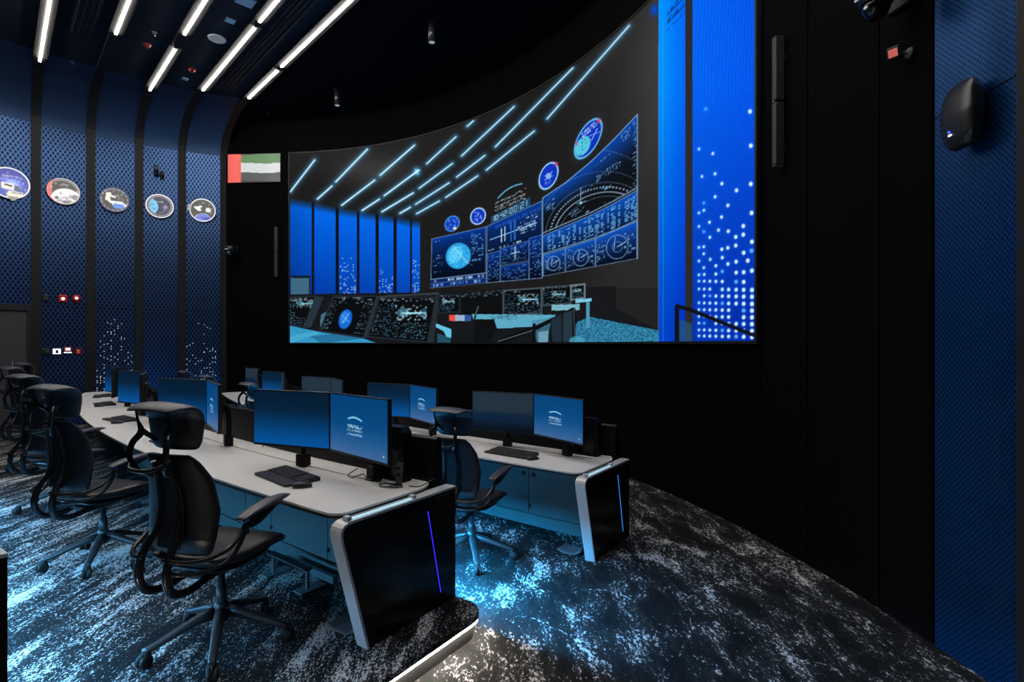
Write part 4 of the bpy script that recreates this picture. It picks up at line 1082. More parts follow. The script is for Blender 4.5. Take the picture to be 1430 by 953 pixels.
def make_mouse():
    t = empty('computer_mouse')
    mb = MB(); pad(mb, [(0, -0.058, 0.018), (0, -0.03, 0.021), (0, 0.01, 0.020), (0, 0.058, 0.012)], [0.024, 0.032, 0.033, 0.024], [0.012, 0.018, 0.017, 0.008], e=0.8, n=18); mb.build('shell', MATS['chair_plastic'], t)
    mb = MB(); mb.box((0, 0.032, 0.033), (0.008, 0.022, 0.012), ch=0.003); mb.build('wheel', MATS['grey_metal'], t)
    mb = MB(); pad(mb, [(0, -0.06, 0.005), (0, 0, 0.005), (0, 0.058, 0.005)], [0.026, 0.034, 0.026], [0.004, 0.004, 0.004], e=0.7, n=16); mb.build('underside', MATS['grey_metal'], t)
    return t
KB = [(1, 0.97, 0.30, -6, 'on the nearest place of the long console'), (1, 3.05, 0.30, 2, 'on the second place of the long console'), (1, 5.22, 0.30, 8, 'on the third place of the long console'),
      (1, 7.45, 0.33, 3, 'on the fourth place of the long console'), (1, 9.1, 0.33, 5, 'at the far end of the long console'), (2, 0.92, 0.30, 0, 'at the right end of the console nearer the screen')]
kb0 = ms0 = None
for r, s, off, dy, where in KB:
    p = row_pt(r, s, off, Z_TOP+0.0005); rz = row_ang(r, s)-math.pi+math.radians(dy)
    t = kb0 if kb0 is None and False else None
    if kb0 is None: kb0 = t = make_keyboard()
    else: t = copy_tree(kb0)
    t.location = p; t.rotation_euler = (0, 0, rz); tag(t, f'black keyboard with wrist rest {where}', 'keyboard', 'desk keyboards')
    p = row_pt(r, s-0.315, off-0.075, Z_TOP+0.0005)
    if ms0 is None: ms0 = t = make_mouse()
    else: t = copy_tree(ms0)
    t.location = p; t.rotation_euler = (0, 0, rz-0.45); tag(t, f'black computer mouse beside the keyboard {where}', 'mouse', 'computer mice')

# device stand and loose cables at the right end of the long console
p = row_pt(1, 0.21, 0.60, Z_TOP+0.001); t = tag(empty('device_stand', p, row_ang(1, 0)-math.pi+0.3), 'small grey device stand near the right end of the long console', 'stand')
mb = MB(); mb.tube([(-0.09, -0.02, 0.005), (-0.06, -0.06, 0.005), (0.05, -0.06, 0.005), (0.06, 0.0, 0.005), (-0.06, 0.01, 0.005), (-0.09, -0.02, 0.005)], 0.005, 6, 3); mb.build('base_ring', MATS['grey_metal'], t)
mb = MB(); mb.box((0.03, 0.02, 0.075), (0.045, 0.012, 0.14), Matrix.Rotation(-0.25, 3, 'X'), 0.004); mb.build('upright', MATS['grey_metal'], t)
mb = MB()
for zz in (0.05, 0.09): mb.box((0.03, 0.006, zz+0.02), (0.028, 0.012, 0.018), Matrix.Rotation(-0.25, 3, 'X'), 0.003)
mb.build('clip', MATS['black_edge'], t)
def cable(pts, label, r=0.0035):
    o = Vector(pts[0]); mb = MB(); mb.tube(pts, r, 6, 5); tag(mb.build('cable', MATS['cable'], None, o), label, 'cable')
cable([row_pt(1, 0.62, 0.63, Z_TOP+0.05), row_pt(1, 0.66, 0.58, Z_TOP+0.008), row_pt(1, 0.58, 0.56, Z_TOP+0.006), row_pt(1, 0.52, 0.60, Z_TOP+0.03), row_pt(1, 0.45, 0.58, Z_TOP+0.006), row_pt(1, 0.36, 0.60, Z_TOP+0.006), row_pt(1, 0.40, 0.66, Z_TOP+0.006), row_pt(1, 0.50, 0.66, Z_TOP+0.05)],
      'thin black cable looped under the emblem monitor of the long console')
cable([row_pt(1, 0.30, 0.60, Z_TOP+0.006), row_pt(1, 0.26, 0.53, Z_TOP+0.006), row_pt(1, 0.20, 0.56, Z_TOP+0.006), row_pt(1, 0.18, 0.62, Z_TOP+0.006)], 'short cable beside the grey device stand')
cable([row_pt(1, 0.03, 0.80, Z_TOP+0.03), row_pt(1, 0.0, 0.74, Z_TOP+0.035), row_pt(1, 0.03, 0.66, Z_TOP+0.006), row_pt(1, 0.10, 0.63, Z_TOP+0.006)], 'black cable rising from the back corner of the long console')
cable([row_pt(1, 1.78, 0.805, Z_TOP+0.30), row_pt(1, 1.80, 0.76, Z_TOP+0.20), row_pt(1, 1.95, 0.74, Z_TOP+0.12), row_pt(1, 2.1, 0.70, Z_TOP+0.02)], 'black cable hanging between the first and second monitor pairs')
# papers on the console nearer the screen
for k, (s, off, rz, lab) in enumerate(((4.05, 0.45, 0.3, 'sheet of white paper on the console nearer the screen, beside the third place'), (4.3, 0.52, -0.2, 'second sheet of white paper on the console nearer the screen'))):
    p = row_pt(2, s, off, Z_TOP+0.001+0.001*k); mb = MB(); mb.box((0, 0, 0.0005), (0.21, 0.297, 0.001)); o = mb.build('paper_sheet', MATS['white_plastic']); o.location = p; o.rotation_euler = (0, 0, row_ang(2, s)+rz); tag(o, lab, 'paper')

# ------------------------------------------------------------------ task chairs
def make_chair():
    t = empty('task_chair')
    # five legs, each with a twin-wheel caster
    mb = MB(); mb.lathe([(0.001, 0.13), (0.036, 0.13), (0.044, 0.16), (0.044, 0.20), (0.036, 0.225), (0.030, 0.24), (0.001, 0.24)], 18); mb.build('base_hub', MATS['chair_base'], t)
    for i in range(5):
        a = math.radians(72*i+20); d = Vector((math.cos(a), math.sin(a), 0)); w = Vector((-d.y, d.x, 0)); rings = []
        for rr, zc, hw, hh in ((0.028, 0.185, 0.030, 0.030), (0.10, 0.172, 0.029, 0.026), (0.20, 0.138, 0.026, 0.021), (0.30, 0.100, 0.022, 0.017), (0.345, 0.088, 0.021, 0.014), (0.368, 0.084, 0.016, 0.010)):
            c = d*rr + Vector((0, 0, zc)); ring = []
            for j in range(12):
                q = 2*math.pi*j/12; ca, sa = math.cos(q), math.sin(q)
                ring.append(c + w*(math.copysign(abs(ca)**0.7, ca)*hw) + Vector((0, 0, math.copysign(abs(sa)**0.7, sa)*hh)))
            rings.append(ring)
        mb = MB(); mb.loft(rings); leg = mb.build('leg', MATS['chair_base'], t)
        mb = MB(); c = d*0.350; ang = a+0.9*math.sin(i*2.3); u = Vector((math.cos(ang), math.sin(ang), 0)); v = Vector((-u.y, u.x, 0))
        mb.lathe([(0.001, 0.085), (0.019, 0.085), (0.024, 0.07), (0.024, 0.05), (0.001, 0.05)], 12, c)
        for sgn in (-1, 1):
            mb.lathe([(0.001, -0.012), (0.026, -0.012), (0.034, -0.007), (0.034, 0.007), (0.026, 0.012), (0.001, 0.012)], 16, c+u*0.012+v*(sgn*0.016)+Vector((0, 0, 0.0342)), v)
        mb.tube([c+u*0.012-v*0.006+Vector((0, 0, 0.055)), c+u*0.012+v*0.006+Vector((0, 0, 0.055))], 0.024, 10)
        mb.build('caster', MATS['rubber'], leg)
    mb = MB(); mb.lathe([(0.001, 0.20), (0.027, 0.20), (0.027, 0.33), (0.019, 0.33), (0.019, 0.45), (0.001, 0.45)], 16); mb.build('gas_column', MATS['chair_base'], t)
    mb = MB(); pad(mb, [(0, -0.20, 0.455), (0, -0.08, 0.452), (0, 0.06, 0.460), (0, 0.16, 0.470)], [0.075, 0.09, 0.09, 0.06], [0.022, 0.034, 0.034, 0.015], e=0.6); mb.build('tilt_mechanism', MATS['chair_plastic'], t)
    mb = MB(); pad(mb, [(0, -0.225, 0.505), (0, -0.10, 0.492), (0, 0.06, 0.490), (0, 0.20, 0.485)], [0.17, 0.205, 0.205, 0.17], [0.014, 0.016, 0.016, 0.012], e=0.5); mb.build('seat_pan', MATS['chair_plastic'], t)
    mb = MB(); pad(mb, [(0, -0.275, 0.570), (0, -0.20, 0.553), (0, -0.05, 0.538), (0, 0.10, 0.540), (0, 0.22, 0.527), (0, 0.285, 0.497)], [0.185, 0.235, 0.252, 0.248, 0.228, 0.19], [0.020, 0.036, 0.042, 0.042, 0.036, 0.020], bow=0.012, e=0.6, n=28, sub=5); mb.build('seat', MATS['leather'], t)
    # back loop: two bent tubes from under the seat, round behind it and up the spine
    for sg in (-1, 1):
        mb = MB(); mb.tube([(sg*0.07, 0.02, 0.465), (sg*0.075, -0.16, 0.447), (sg*0.08, -0.29, 0.430), (sg*0.085, -0.385, 0.462), (sg*0.088, -0.42, 0.55), (sg*0.085, -0.395, 0.655), (sg*0.068, -0.345, 0.74), (sg*0.056, -0.325, 0.86), (sg*0.05, -0.345, 1.01), (sg*0.048, -0.375, 1.10)],
                           [0.017, 0.019, 0.021, 0.022, 0.021, 0.019, 0.015, 0.013, 0.012, 0.012], 10, 5); mb.build('back_tube', MATS['chair_tube'], t)
    mb = MB(); pad(mb, [(0, -0.335, 0.64), (0, -0.318, 0.77), (0, -0.322, 0.91), (0, -0.345, 1.04)], [0.075, 0.085, 0.08, 0.06], [0.006, 0.006, 0.006, 0.006], e=0.6); mb.build('spine_plate', MATS['chair_plastic'], t)
    mb = MB(); pad(mb, [(0, -0.265, 0.600), (0, -0.290, 0.70), (0, -0.285, 0.84), (0, -0.302, 1.00), (0, -0.345, 1.130)], [0.170, 0.215, 0.228, 0.205, 0.140], [0.018, 0.026, 0.027, 0.025, 0.016], bow=0.0, e=0.6, n=28, sub=5)
    for k in range(len(mb.v)):                       # the sides wrap forward
        x, y, z = mb.v[k]; mb.v[k] = (x, y+0.9*x*x, z)
    mb.build('backrest', MATS['leather'], t)
    mb = MB(); pad(mb, [(0, -0.300, 1.150), (0, -0.312, 1.19), (0, -0.318, 1.27), (0, -0.328, 1.335), (0, -0.362, 1.378), (0, -0.420, 1.385), (0, -0.470, 1.366)], [0.130, 0.160, 0.176, 0.182, 0.182, 0.170, 0.13], [0.014, 0.021, 0.024, 0.024, 0.019, 0.013, 0.007], e=0.75, n=28, sub=5)
    for k in range(len(mb.v)):
        x, y, z = mb.v[k]; mb.v[k] = (x, y+1.1*x*x, z-0.5*x*x*(1 if z > 1.32 else 0))
    mb.build('headrest', MATS['leather_top'], t)
    for sg in (-1, 1):
        mb = MB(); mb.tube([(sg*0.10, -0.425, 1.372), (sg*0.094, -0.418, 1.31), (sg*0.086, -0.408, 1.25), (sg*0.108, -0.435, 1.20), (sg*0.112, -0.445, 1.13), (sg*0.085, -0.42, 1.06), (sg*0.05, -0.372, 1.03)], [0.006, 0.006, 0.017, 0.015, 0.013, 0.013, 0.012], 10, 5)
        mb.tube([(sg*0.086, -0.408, 1.26), (sg*0.06, -0.345, 1.20)], [0.014, 0.01], 8); mb.build('headrest_bracket', MATS['chair_tube'], t)
    mb = MB(); mb.tube([(-0.112, -0.44, 1.105), (-0.07, -0.478, 1.085), (0, -0.49, 1.08), (0.07, -0.478, 1.085), (0.112, -0.44, 1.105)], 0.011, 8, 5); mb.build('crossbar', MATS['chair_tube'], t)
    for sg in (-1, 1):
        mb = MB(); pad(mb, [(sg*0.285, -0.170, 0.772), (sg*0.287, -0.06, 0.795), (sg*0.283, 0.07, 0.808), (sg*0.275, 0.205, 0.806)], [0.030, 0.043, 0.040, 0.024], [0.010, 0.017, 0.018, 0.011], e=0.65, n=18, sub=5); arm = mb.build('armrest', MATS['leather_top'], t)
        mb = MB(); pad(mb, [(sg*0.285, -0.13, 0.735), (sg*0.286, -0.04, 0.745), (sg*0.283, 0.07, 0.775), (sg*0.278, 0.16, 0.792)], [0.014, 0.018, 0.018, 0.012], [0.030, 0.036, 0.020, 0.006], e=0.8, n=14); mb.build('arm_support', MATS['chair_plastic'], arm)
        for dz, rr in ((0.0, 0.012), (-0.06, 0.011)):
            mb = MB(); mb.tube([(sg*0.06, -0.415, 0.635+dz), (sg*0.15, -0.395, 0.622+dz), (sg*0.24, -0.325, 0.625+dz), (sg*0.284, -0.24, 0.650+dz), (sg*0.290, -0.165, 0.700+dz*0.7), (sg*0.286, -0.125, 0.750+dz*0.4)], rr, 8, 6); mb.build('arm_tube', MATS['chair_tube'], arm)
        mb = MB(); mb.box((sg*0.286, -0.125, 0.722), (0.022, 0.03, 0.08), ch=0.006); mb.build('arm_bracket', MATS['chrome'], arm)
    return t
CH = [(Vector((-1.64, 2.99, TIER)), 74, 'black task chair nearest the viewer, at the long console'),
      (Vector((-3.20, 4.15, TIER)), 74, 'second black task chair along the long console'),
      (Vector((-4.60, 5.45, TIER)), 72, 'third black task chair along the long console'),
      (Vector((-6.35, 7.20, TIER)), 66, 'fourth black task chair along the long console, partly hidden behind the third'),
      (Vector((-7.44, 8.58, TIER)), 60, 'farthest black task chair at the end of the long console'),
      (Vector((-0.35, 4.58, 0)), 64, 'black task chair with blue light on its seat, at the console by the screen'),
      (Vector((-3.27, 7.33, 0)), 50, 'black task chair showing only its headrest between the first two monitor pairs'),
      (Vector((-4.78, 8.97, 0)), 50, 'right one of two headrests of chairs showing above the second monitor pair'),
      (Vector((-6.02, 10.40, 0)), 50, 'left one of two headrests of chairs showing above the second monitor pair')]
chair0 = None
for p, al, lab in CH:
    if chair0 is None: chair0 = t = make_chair()
    else: t = copy_tree(chair0)
    t.location = p; t.rotation_euler = (0, 0, math.radians(al-90)); t.scale = (1, 1, 1.0 if p.z > 0 else 0.955); tag(t, lab, 'chair', 'task chairs at the consoles')

# ------------------------------------------------------------------ emblems on the left wall
def emblem_canvas(kind, nr=30, nt=72):
    R = np.linspace(0, 1, nr)[:, None]; T = np.linspace(0, 2*np.pi, nt)[None, :]
    X = 40*R*np.cos(T); Y = -40*R*np.sin(T)
    C = Canvas(X, Y, (92, 88, 84))
    if kind == 0:
        t = np.clip((Y+40)/80, 0, 1); C.img = np.stack([72+30*t, 76+40*t, 168+30*t], -1)/255
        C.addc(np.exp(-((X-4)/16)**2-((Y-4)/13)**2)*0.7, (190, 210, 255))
        C.noise_text([(-22, -20), (24, -20), (24, -14), (-22, -14)], 22, 2, 0.6, (225, 232, 255), 1, 0.9); C.noise_text([(-20, -11), (16, -11), (16, -6), (-20, -6)], 18, 2, 0.7, (200, 220, 255), 2, 0.9)
        C.poly([(-16, 0), (8, 2), (8, 18), (-16, 16)], (250, 244, 236)); C.poly([(-10, 3), (5, 5), (5, 9), (-10, 7)], (70, 62, 58)); C.poly([(9, 2), (18, 6), (22, 16), (9, 18)], (120, 120, 124))
        C.poly([(-2, 20), (26, 20), (26, 26), (14, 34), (8, 40), (-4, 36), (-6, 28)], (248, 244, 214)); C.poly([(4, 22), (24, 22), (24, 25), (4, 25)], (150, 150, 170))
        for p in ((-4, -26), (26, -4), (30, 12), (18, -8)): C.disc(p, 1.2, 1.8, (235, 240, 255))
    elif kind == 1:
        C.mix((X < -27)*1.0, (235, 128, 122)); C.mix(((X > 30) & (Y > -8))*0.8, (235, 160, 152))
        C.disc((8, 26), 38, 36, (250, 250, 250)); n = np.random.default_rng(3)
        for k in range(16):
            a = n.random()*2*np.pi; rr = n.random()*30; C.disc((8+rr*np.cos(a), 24+0.7*rr*np.sin(a)), 2+4*n.random(), 1.5+3*n.random(), (150, 142, 140), a=0.55)
        C.disc((-16, 22), 5, 5, (130, 124, 122)); C.disc((28, 14), 8, 8, (140, 134, 134), a=0.8); C.disc((6, 32), 10, 5, (120, 114, 112), a=0.8)
        C.noise_text([(-10, -24), (16, -24), (16, -15), (-10, -15)], 14, 3, 0.45, (225, 222, 218), 5, 0.9)
        for p in ((-18, -20), (-28, -8)): C.disc(p, 1.6, 1.6, (240, 240, 240))
        e = np.abs(np.hypot(X, Y)-33); C.mix((e < 0.8)*(Y < -6)*0.8, (225, 225, 225))
    elif kind == 2:
        C.poly([(-22, -20), (-10, -22), (-8, -14), (4, -10), (2, -6), (-12, -8), (-10, 4), (-4, 12), (-12, 12), (-18, 6), (-24, 4)], (250, 248, 240)); C.poly([(-4, -14), (4, -16), (2, -8)], (200, 198, 190), 0.6)
        C.poly([(-10, 4), (20, 4), (32, 14), (26, 20), (-6, 18)], (240, 246, 255)); C.poly([(-4, 14), (26, 12), (20, 26), (2, 28), (-4, 22)], (110, 160, 240)); C.noise_text([(-2, 10), (18, 10), (18, 17), (-2, 17)], 8, 4, 0.45, (40, 80, 150), 6, 0.9)
        C.poly_line([(4, -8), (8, -18), (12, -8)], (200, 196, 190), 1.2); C.ring((16, -2), 6, 5, (190, 170, 170), 1.2); C.line((12, -14), (20, -20), (190, 190, 180), 1.2); C.noise_text([(-6, -30), (12, -30), (12, -25), (-6, -25)], 10, 2, 0.5, (220, 218, 214), 7, 0.9)
        e = np.abs(np.hypot(X, Y)-34.5); ang = np.degrees(np.arctan2(Y, X)); C.mix((e < 1.0)*((np.floor(ang/7) % 3) > 0)*0.95, (235, 235, 240)); C.mix((np.hypot(X, Y) > 36.5)*1.0, (70, 84, 118))
    elif kind == 3:
        C.img[:] = np.array((70, 66, 92))/255; m = np.hypot(X, Y) < 30; C.mix(m*(np.hypot(X+30, Y-2) < 32), (56, 64, 104)); C.mix(m*(X < -4)*(np.hypot(X+34, Y-4) < 30)*1.0, (126, 206, 240))
        for p, q in (((-24, -6), (-18, -2)), ((-20, 8), (-12, 12)), ((-28, 0), (-24, 2))): C.line(p, q, (40, 70, 110), 1.8)
        C.noise_text([(-10, -17), (10, -17), (10, -12), (-10, -12)], 9, 2, 0.7, (235, 235, 245), 8, 0.95); C.disc((16, 2), 6, 7, (170, 150, 180), a=0.8); C.noise_text([(4, -6), (24, -6), (24, 14), (4, 14)], 10, 10, 0.25, (190, 170, 195), 9, 0.9, 0.8)
        C.poly_line([(-4, 24), (6, 22), (14, 14), (12, 4)], (210, 195, 205), 1.0); e = np.abs(np.hypot(X, Y)-31.5); C.mix((e < 0.9)*0.9, (205, 190, 190)); ang = np.degrees(np.arctan2(Y, X)); C.mix((np.abs(np.hypot(X, Y)-34.5) < 1.4)*((np.floor(ang/6) % 2) > 0)*0.7, (190, 180, 180))
    else:
        C.img[:] = np.array((82, 80, 76))/255; C.disc((2, 36), 27, 24, (120, 136, 228)); C.poly([(-6, 22), (6, 26), (18, 24), (22, 30), (6, 32)], (52, 66, 160)); C.ring((2, 36), 27, 24, (220, 225, 250), 1.2)
        C.poly([(-28, -10), (-14, -12), (-4, -16), (0, -12), (-8, -6), (-2, 2), (-14, 4), (-20, -2)], (250, 250, 246)); C.disc((17, -2), 8, 8, (245, 244, 240)); C.noise_text([(8, -10), (26, -10), (26, 10), (8, 10)], 10, 10, 0.3, (230, 228, 224), 11, 0.9)
        C.noise_text([(-10, -27), (10, -27), (10, -23), (-10, -23)], 9, 1, 0.6, (215, 214, 210), 12, 0.9)
        for p in ((-8, -18), (28, -8), (-24, 14), (26, 8), (20, -20)): C.disc(p, 1.2, 1.2, (230, 230, 230))
    if kind != 2: C.mix((np.hypot(X, Y) > 37.2)*1.0, (238, 240, 244) if kind != 1 else (200, 198, 198))
    if kind == 1: C.mix((np.hypot(X, Y) > 37.2)*(X < -22)*1.0, (236, 140, 134))
    return R, T, C.linear()
EMB = [((12.5, 256.5), 'round blue emblem with a white building motif at the left edge of the wall'), ((88.3, 268.3), 'round grey emblem with a big white moon, on the wall left of the screen'),
       ((160, 280), 'round emblem with an astronaut and a dashed rim, on the third blue sheet'), ((223.3, 288.8), 'round dark violet emblem with a pale blue globe edge'), ((283.5, 294.6), 'round emblem with a blue globe and a white rim, nearest the flag')]
for k, ((px, py), lab) in enumerate(EMB):
    p, a = on_left(px, py, 0.05); r = 0.265 if k else 0.30
    t = tag(empty('wall_emblem', p), lab, 'emblem', 'round emblems on the blue wall')
    u = Vector((math.sin(a), -math.cos(a), 0)); n = Vector((-math.cos(a), -math.sin(a), 0)); w = Vector((0, 0, 1))
    R, T, c = emblem_canvas(k)
    P = np.array(u)[None, None]*(r*R*np.cos(T))[..., None]+np.array(w)[None, None]*(r*R*np.sin(T))[..., None]+np.array(n)[None, None]*0.014
    grid_mesh('printed_face', P, c, MATS['emblem_face'], t)
    mb = MB(); mb.lathe([(0.001, -0.012), (r+0.004, -0.012), (r+0.006, 0.008), (r+0.002, 0.013), (0.001, 0.013)], 48, (0, 0, 0), n); mb.build('disc', MATS['black_edge'], t)
    mb = MB()
    for s in (-1, 1): mb.tube([u*(s*0.15)-n*0.05, u*(s*0.15)-n*0.01], 0.01, 8)
    mb.build('standoff', MATS['grey_metal'], t)
    if k in (0, 4):                                  # motif that breaks the rim
        mb = MB(); c0 = (u*(0.03)+w*(-r-0.004)) if k == 0 else (u*(-r)+w*0.02)
        if k == 0: poly = [(-0.07, 0.05), (0.10, 0.05), (0.05, -0.015), (0.0, -0.035), (-0.03, 0.0)]
        else: poly = [(0.05, 0.10), (-0.01, 0.085), (-0.045, 0.05), (-0.01, 0.03), (-0.05, 0.0), (-0.04, -0.04), (0.03, -0.07)]
        mb.prism(poly, lambda q: c0+u*q[0]+w*q[1]+n*0.002, lambda q: c0+u*q[0]+w*q[1]+n*0.0155); mb.build('rim_motif', MATS['white_plastic'], t)

# ------------------------------------------------------------------ flag sign on the black wall
p0, ph = on_wall(355, 235, 0.035); t = tag(empty('flag_sign', p0), 'lit sign with a red, green, white and dark grey flag beside the screen', 'flag')
nr, nc = 50, 90
U, V = np.meshgrid(np.linspace(0, 75.5, nc), np.linspace(39.6, 0, nr)); C = Canvas(U, V, (62, 62, 64))
w1 = 13.0-0.9*np.sin(U/12); w2 = 26.2-0.9*np.sin(U/12)
C.mix((V < w2)*1.0, (206, 210, 212)); C.mix((V < w1)*1.0, (74, 122, 66)); C.mix((U < 19.3)*1.0, (232, 84, 72))
C.addc(np.sin(U/9+0.5)*0.03+0.0, (255, 255, 255)); C.mix((V < 1.6-1.5*U/75)*(U > 19.3)*0.8, (6, 6, 7))
C.mix((U > 19.3)*np.clip(1-(U-19.3)/20, 0, 1)*(V > w2)*0.3, (80, 80, 82)); C.mix((V > 38.6-1.0*np.sin(U/20))*(U > 19.3)*0.7, (10, 10, 10))
scale = p0.y/F; tx = Vector((math.sin(ph), -math.cos(ph), 0)); nn = Vector((-math.cos(ph), -math.sin(ph), 0))
Pf = np.array(tx)[None, None]*((U-37.75)*scale)[..., None]+np.array((0, 0, 1.0))[None, None]*((19.8-V)*scale)[..., None]+np.array(nn)[None, None]*0.012
grid_mesh('flag_face', Pf, C.linear(), MATS['sign_face'], t)
mb = MB(); mb.box((0, 0, 0), (75.5*scale+0.01, 0.022, 39.6*scale+0.01), Matrix.Rotation(math.atan2(tx.y, tx.x), 3, 'Z')); mb.build('backing', MATS['black_edge'], t)

# ------------------------------------------------------------------ things fixed to the walls
def wall_frame(px, py, left, off=0.0):
    if left:
        p, a = on_left(px, py, off); u = Vector((math.sin(a), -math.cos(a), 0)); n = Vector((-math.cos(a), -math.sin(a), 0))
    else:
        p, a = on_wall(px, py, off); u = Vector((math.sin(a), -math.cos(a), 0)); n = Vector((-math.cos(a), -math.sin(a), 0))
    return p, u, n, math.atan2(u.y, u.x)
def mounted(name, px, py, left, label, cat, group=None):
    p, u, n, rz = wall_frame(px, py, left)
    return tag(empty(name, p, rz), label, cat, group), p      # local x along the wall, -y into the room, z up
# line loudspeakers
for (px, y0, y1, lab) in ((1096, 54, 233, 'tall slim black column loudspeaker right of the screen'), (388.5, 319, 387, 'slim black column loudspeaker between the flag and the screen edge')):
    t, p = mounted('column_loudspeaker', px, (y0+y1)/2, False, lab, 'loudspeaker', 'column loudspeakers beside the screen')
    H = (y1-y0)/F*p.y; W = 0.06 if px > 1000 else 0.08
    for s in (-1, 1):
        mb = MB(); mb.box((0, -0.065, s*H/4), (W, 0.09, H/2-0.012), ch=0.012); mb.build('enclosure', MATS['speaker_grille'], t)
    mb = MB(); mb.box((0, -0.113, 0), (W*0.55, 0.006, 0.010)); mb.build('badge', MATS['chrome'], t)
    for s in (-1, 1):
        mb = MB(); mb.box((0, -0.015, s*H*0.35), (0.04, 0.05, 0.06), ch=0.004); mb.build('bracket', MATS['black_edge'], t)
        mb = MB(); mb.box((0, -0.066, s*(H/2-0.001)), (W*0.96, 0.085, 0.008), ch=0.002); mb.build('end_cap', MATS['grey_metal'], t)
# turret cameras
def ptz(px, py, lab, sc, yaw=0.0):
    t, p = mounted('dome_camera', px, py, False, lab, 'camera', 'cameras on the black wall'); t.scale = (sc, sc, sc); t.location += Vector((-math.cos(phi_at(px)), -math.sin(phi_at(px)), 0))*0.045; t.rotation_euler.z += yaw
    mb = MB(); mb.box((0, -0.03, 0.03), (0.12, 0.06, 0.14), ch=0.01); mb.tube([(0, -0.05, 0.06), (0, -0.14, 0.07), (0, -0.2, 0.03)], [0.03, 0.032, 0.04], 12, 4); mb.build('wall_arm', MATS['housing'], t)
    mb = MB(); mb.lathe([(0.001, 0.075), (0.06, 0.07), (0.078, 0.03), (0.08, -0.03), (0.001, -0.03)], 24, (0, -0.2, 0)); mb.build('housing', MATS['chair_plastic'], t)
    mb = MB(); mb.lathe([(0.001, -0.115), (0.03, -0.108), (0.055, -0.085), (0.066, -0.055), (0.07, -0.03), (0.001, -0.03)], 24, (0, -0.2, 0)); mb.build('dome', MATS['lens_glass'], t)
    mb = MB(); mb.box((-0.02, -0.282, 0.0), (0.07, 0.004, 0.012)); mb.box((0.0, -0.266, -0.062), (0.02, 0.012, 0.014)); mb.build('mark', MATS['white_plastic'], t)
ptz(1275, 6, 'black dome camera on a wall arm at the upper right', 1.2, 0.25)
ptz(331, 352, 'small black dome camera on the black wall below the flag', 1.25, 0.0)
# motion detector with a reddish lens
t, p = mounted('motion_detector', 1271, 74, False, 'small detector with a reddish window on a ball bracket, below the dome camera', 'detector')
mb = MB(); mb.lathe([(0.001, 0), (0.035, 0), (0.03, 0.015), (0.012, 0.02), (0.012, 0.06), (0.001, 0.06)], 16, (0, 0, 0), (0, -1, 0)); mb.build('wall_plate', MATS['grey_metal'], t)
M = Matrix.Rotation(0.55, 3, 'Z') @ Matrix.Rotation(0.2, 3, 'X')
mb = MB(); mb.box((0.0, -0.095, 0.0), (0.075, 0.07, 0.075), M, 0.01); mb.build('casing', MATS['chair_plastic'], t)
mb = MB(); mb.box(Vector((0.0, -0.095, 0.0))+M @ Vector((0, -0.036, -0.004)), (0.052, 0.006, 0.05), M, 0.002); mb.build('window', MATS['sensor_red'], t)
# pod on the right blue sheet
t, p = mounted('access_point', 1366, 160, False, 'dark rounded wall pod with a blue indicator on the right blue sheet', 'wall device')
mb = MB(); pad(mb, [(0, -0.075, -0.185), (0, -0.085, -0.12), (0, -0.09, 0.0), (0, -0.085, 0.12), (0, -0.06, 0.185)], [0.06, 0.105, 0.12, 0.105, 0.06], [0.022, 0.042, 0.05, 0.042, 0.022], e=0.5, n=32, sub=6); mb.build('shell', MATS['chair_plastic'], t)
mb = MB(); mb.box((0, -0.015, 0), (0.12, 0.04, 0.2), ch=0.01); mb.build('mount', MATS['black_edge'], t)
mb = MB(); mb.lathe([(0.001, 0), (0.006, 0), (0.006, 0.006), (0.001, 0.006)], 12, (-0.030, -0.132, -0.085), (0, -1, 0)); mb.build('indicator', MATS['led_blue'], t)
mb = MB(); mb.box((-0.024, -0.134, -0.105), (0.022, 0.006, 0.011), ch=0.001); mb.build('mark', MATS['led_white'], t)
# spotlights on the fourth blue sheet
t, p = mounted('wall_spotlight', 222, 243, True, 'pair of small black spotlights on the blue wall above the violet emblem', 'spotlight')
mb = MB(); mb.lathe([(0.001, -0.09), (0.035, -0.09), (0.038, 0.10), (0.03, 0.12), (0.001, 0.12)], 16, (-0.05, -0.08, 0.03)); mb.build('barrel', MATS['chair_tube'], t)
mb = MB(); mb.lathe([(0.001, -0.07), (0.035, -0.07), (0.038, 0.06), (0.001, 0.07)], 16, (0.06, -0.08, -0.03)); mb.build('barrel', MATS['chair_tube'], t)
mb = MB(); mb.box((0, -0.025, -0.02), (0.2, 0.05, 0.05), ch=0.008); mb.tube([(-0.05, -0.03, 0), (-0.05, -0.08, 0.0)], 0.01, 8); mb.tube([(0.06, -0.03, -0.02), (0.06, -0.08, -0.03)], 0.01, 8); mb.build('bracket', MATS['black_edge'], t)
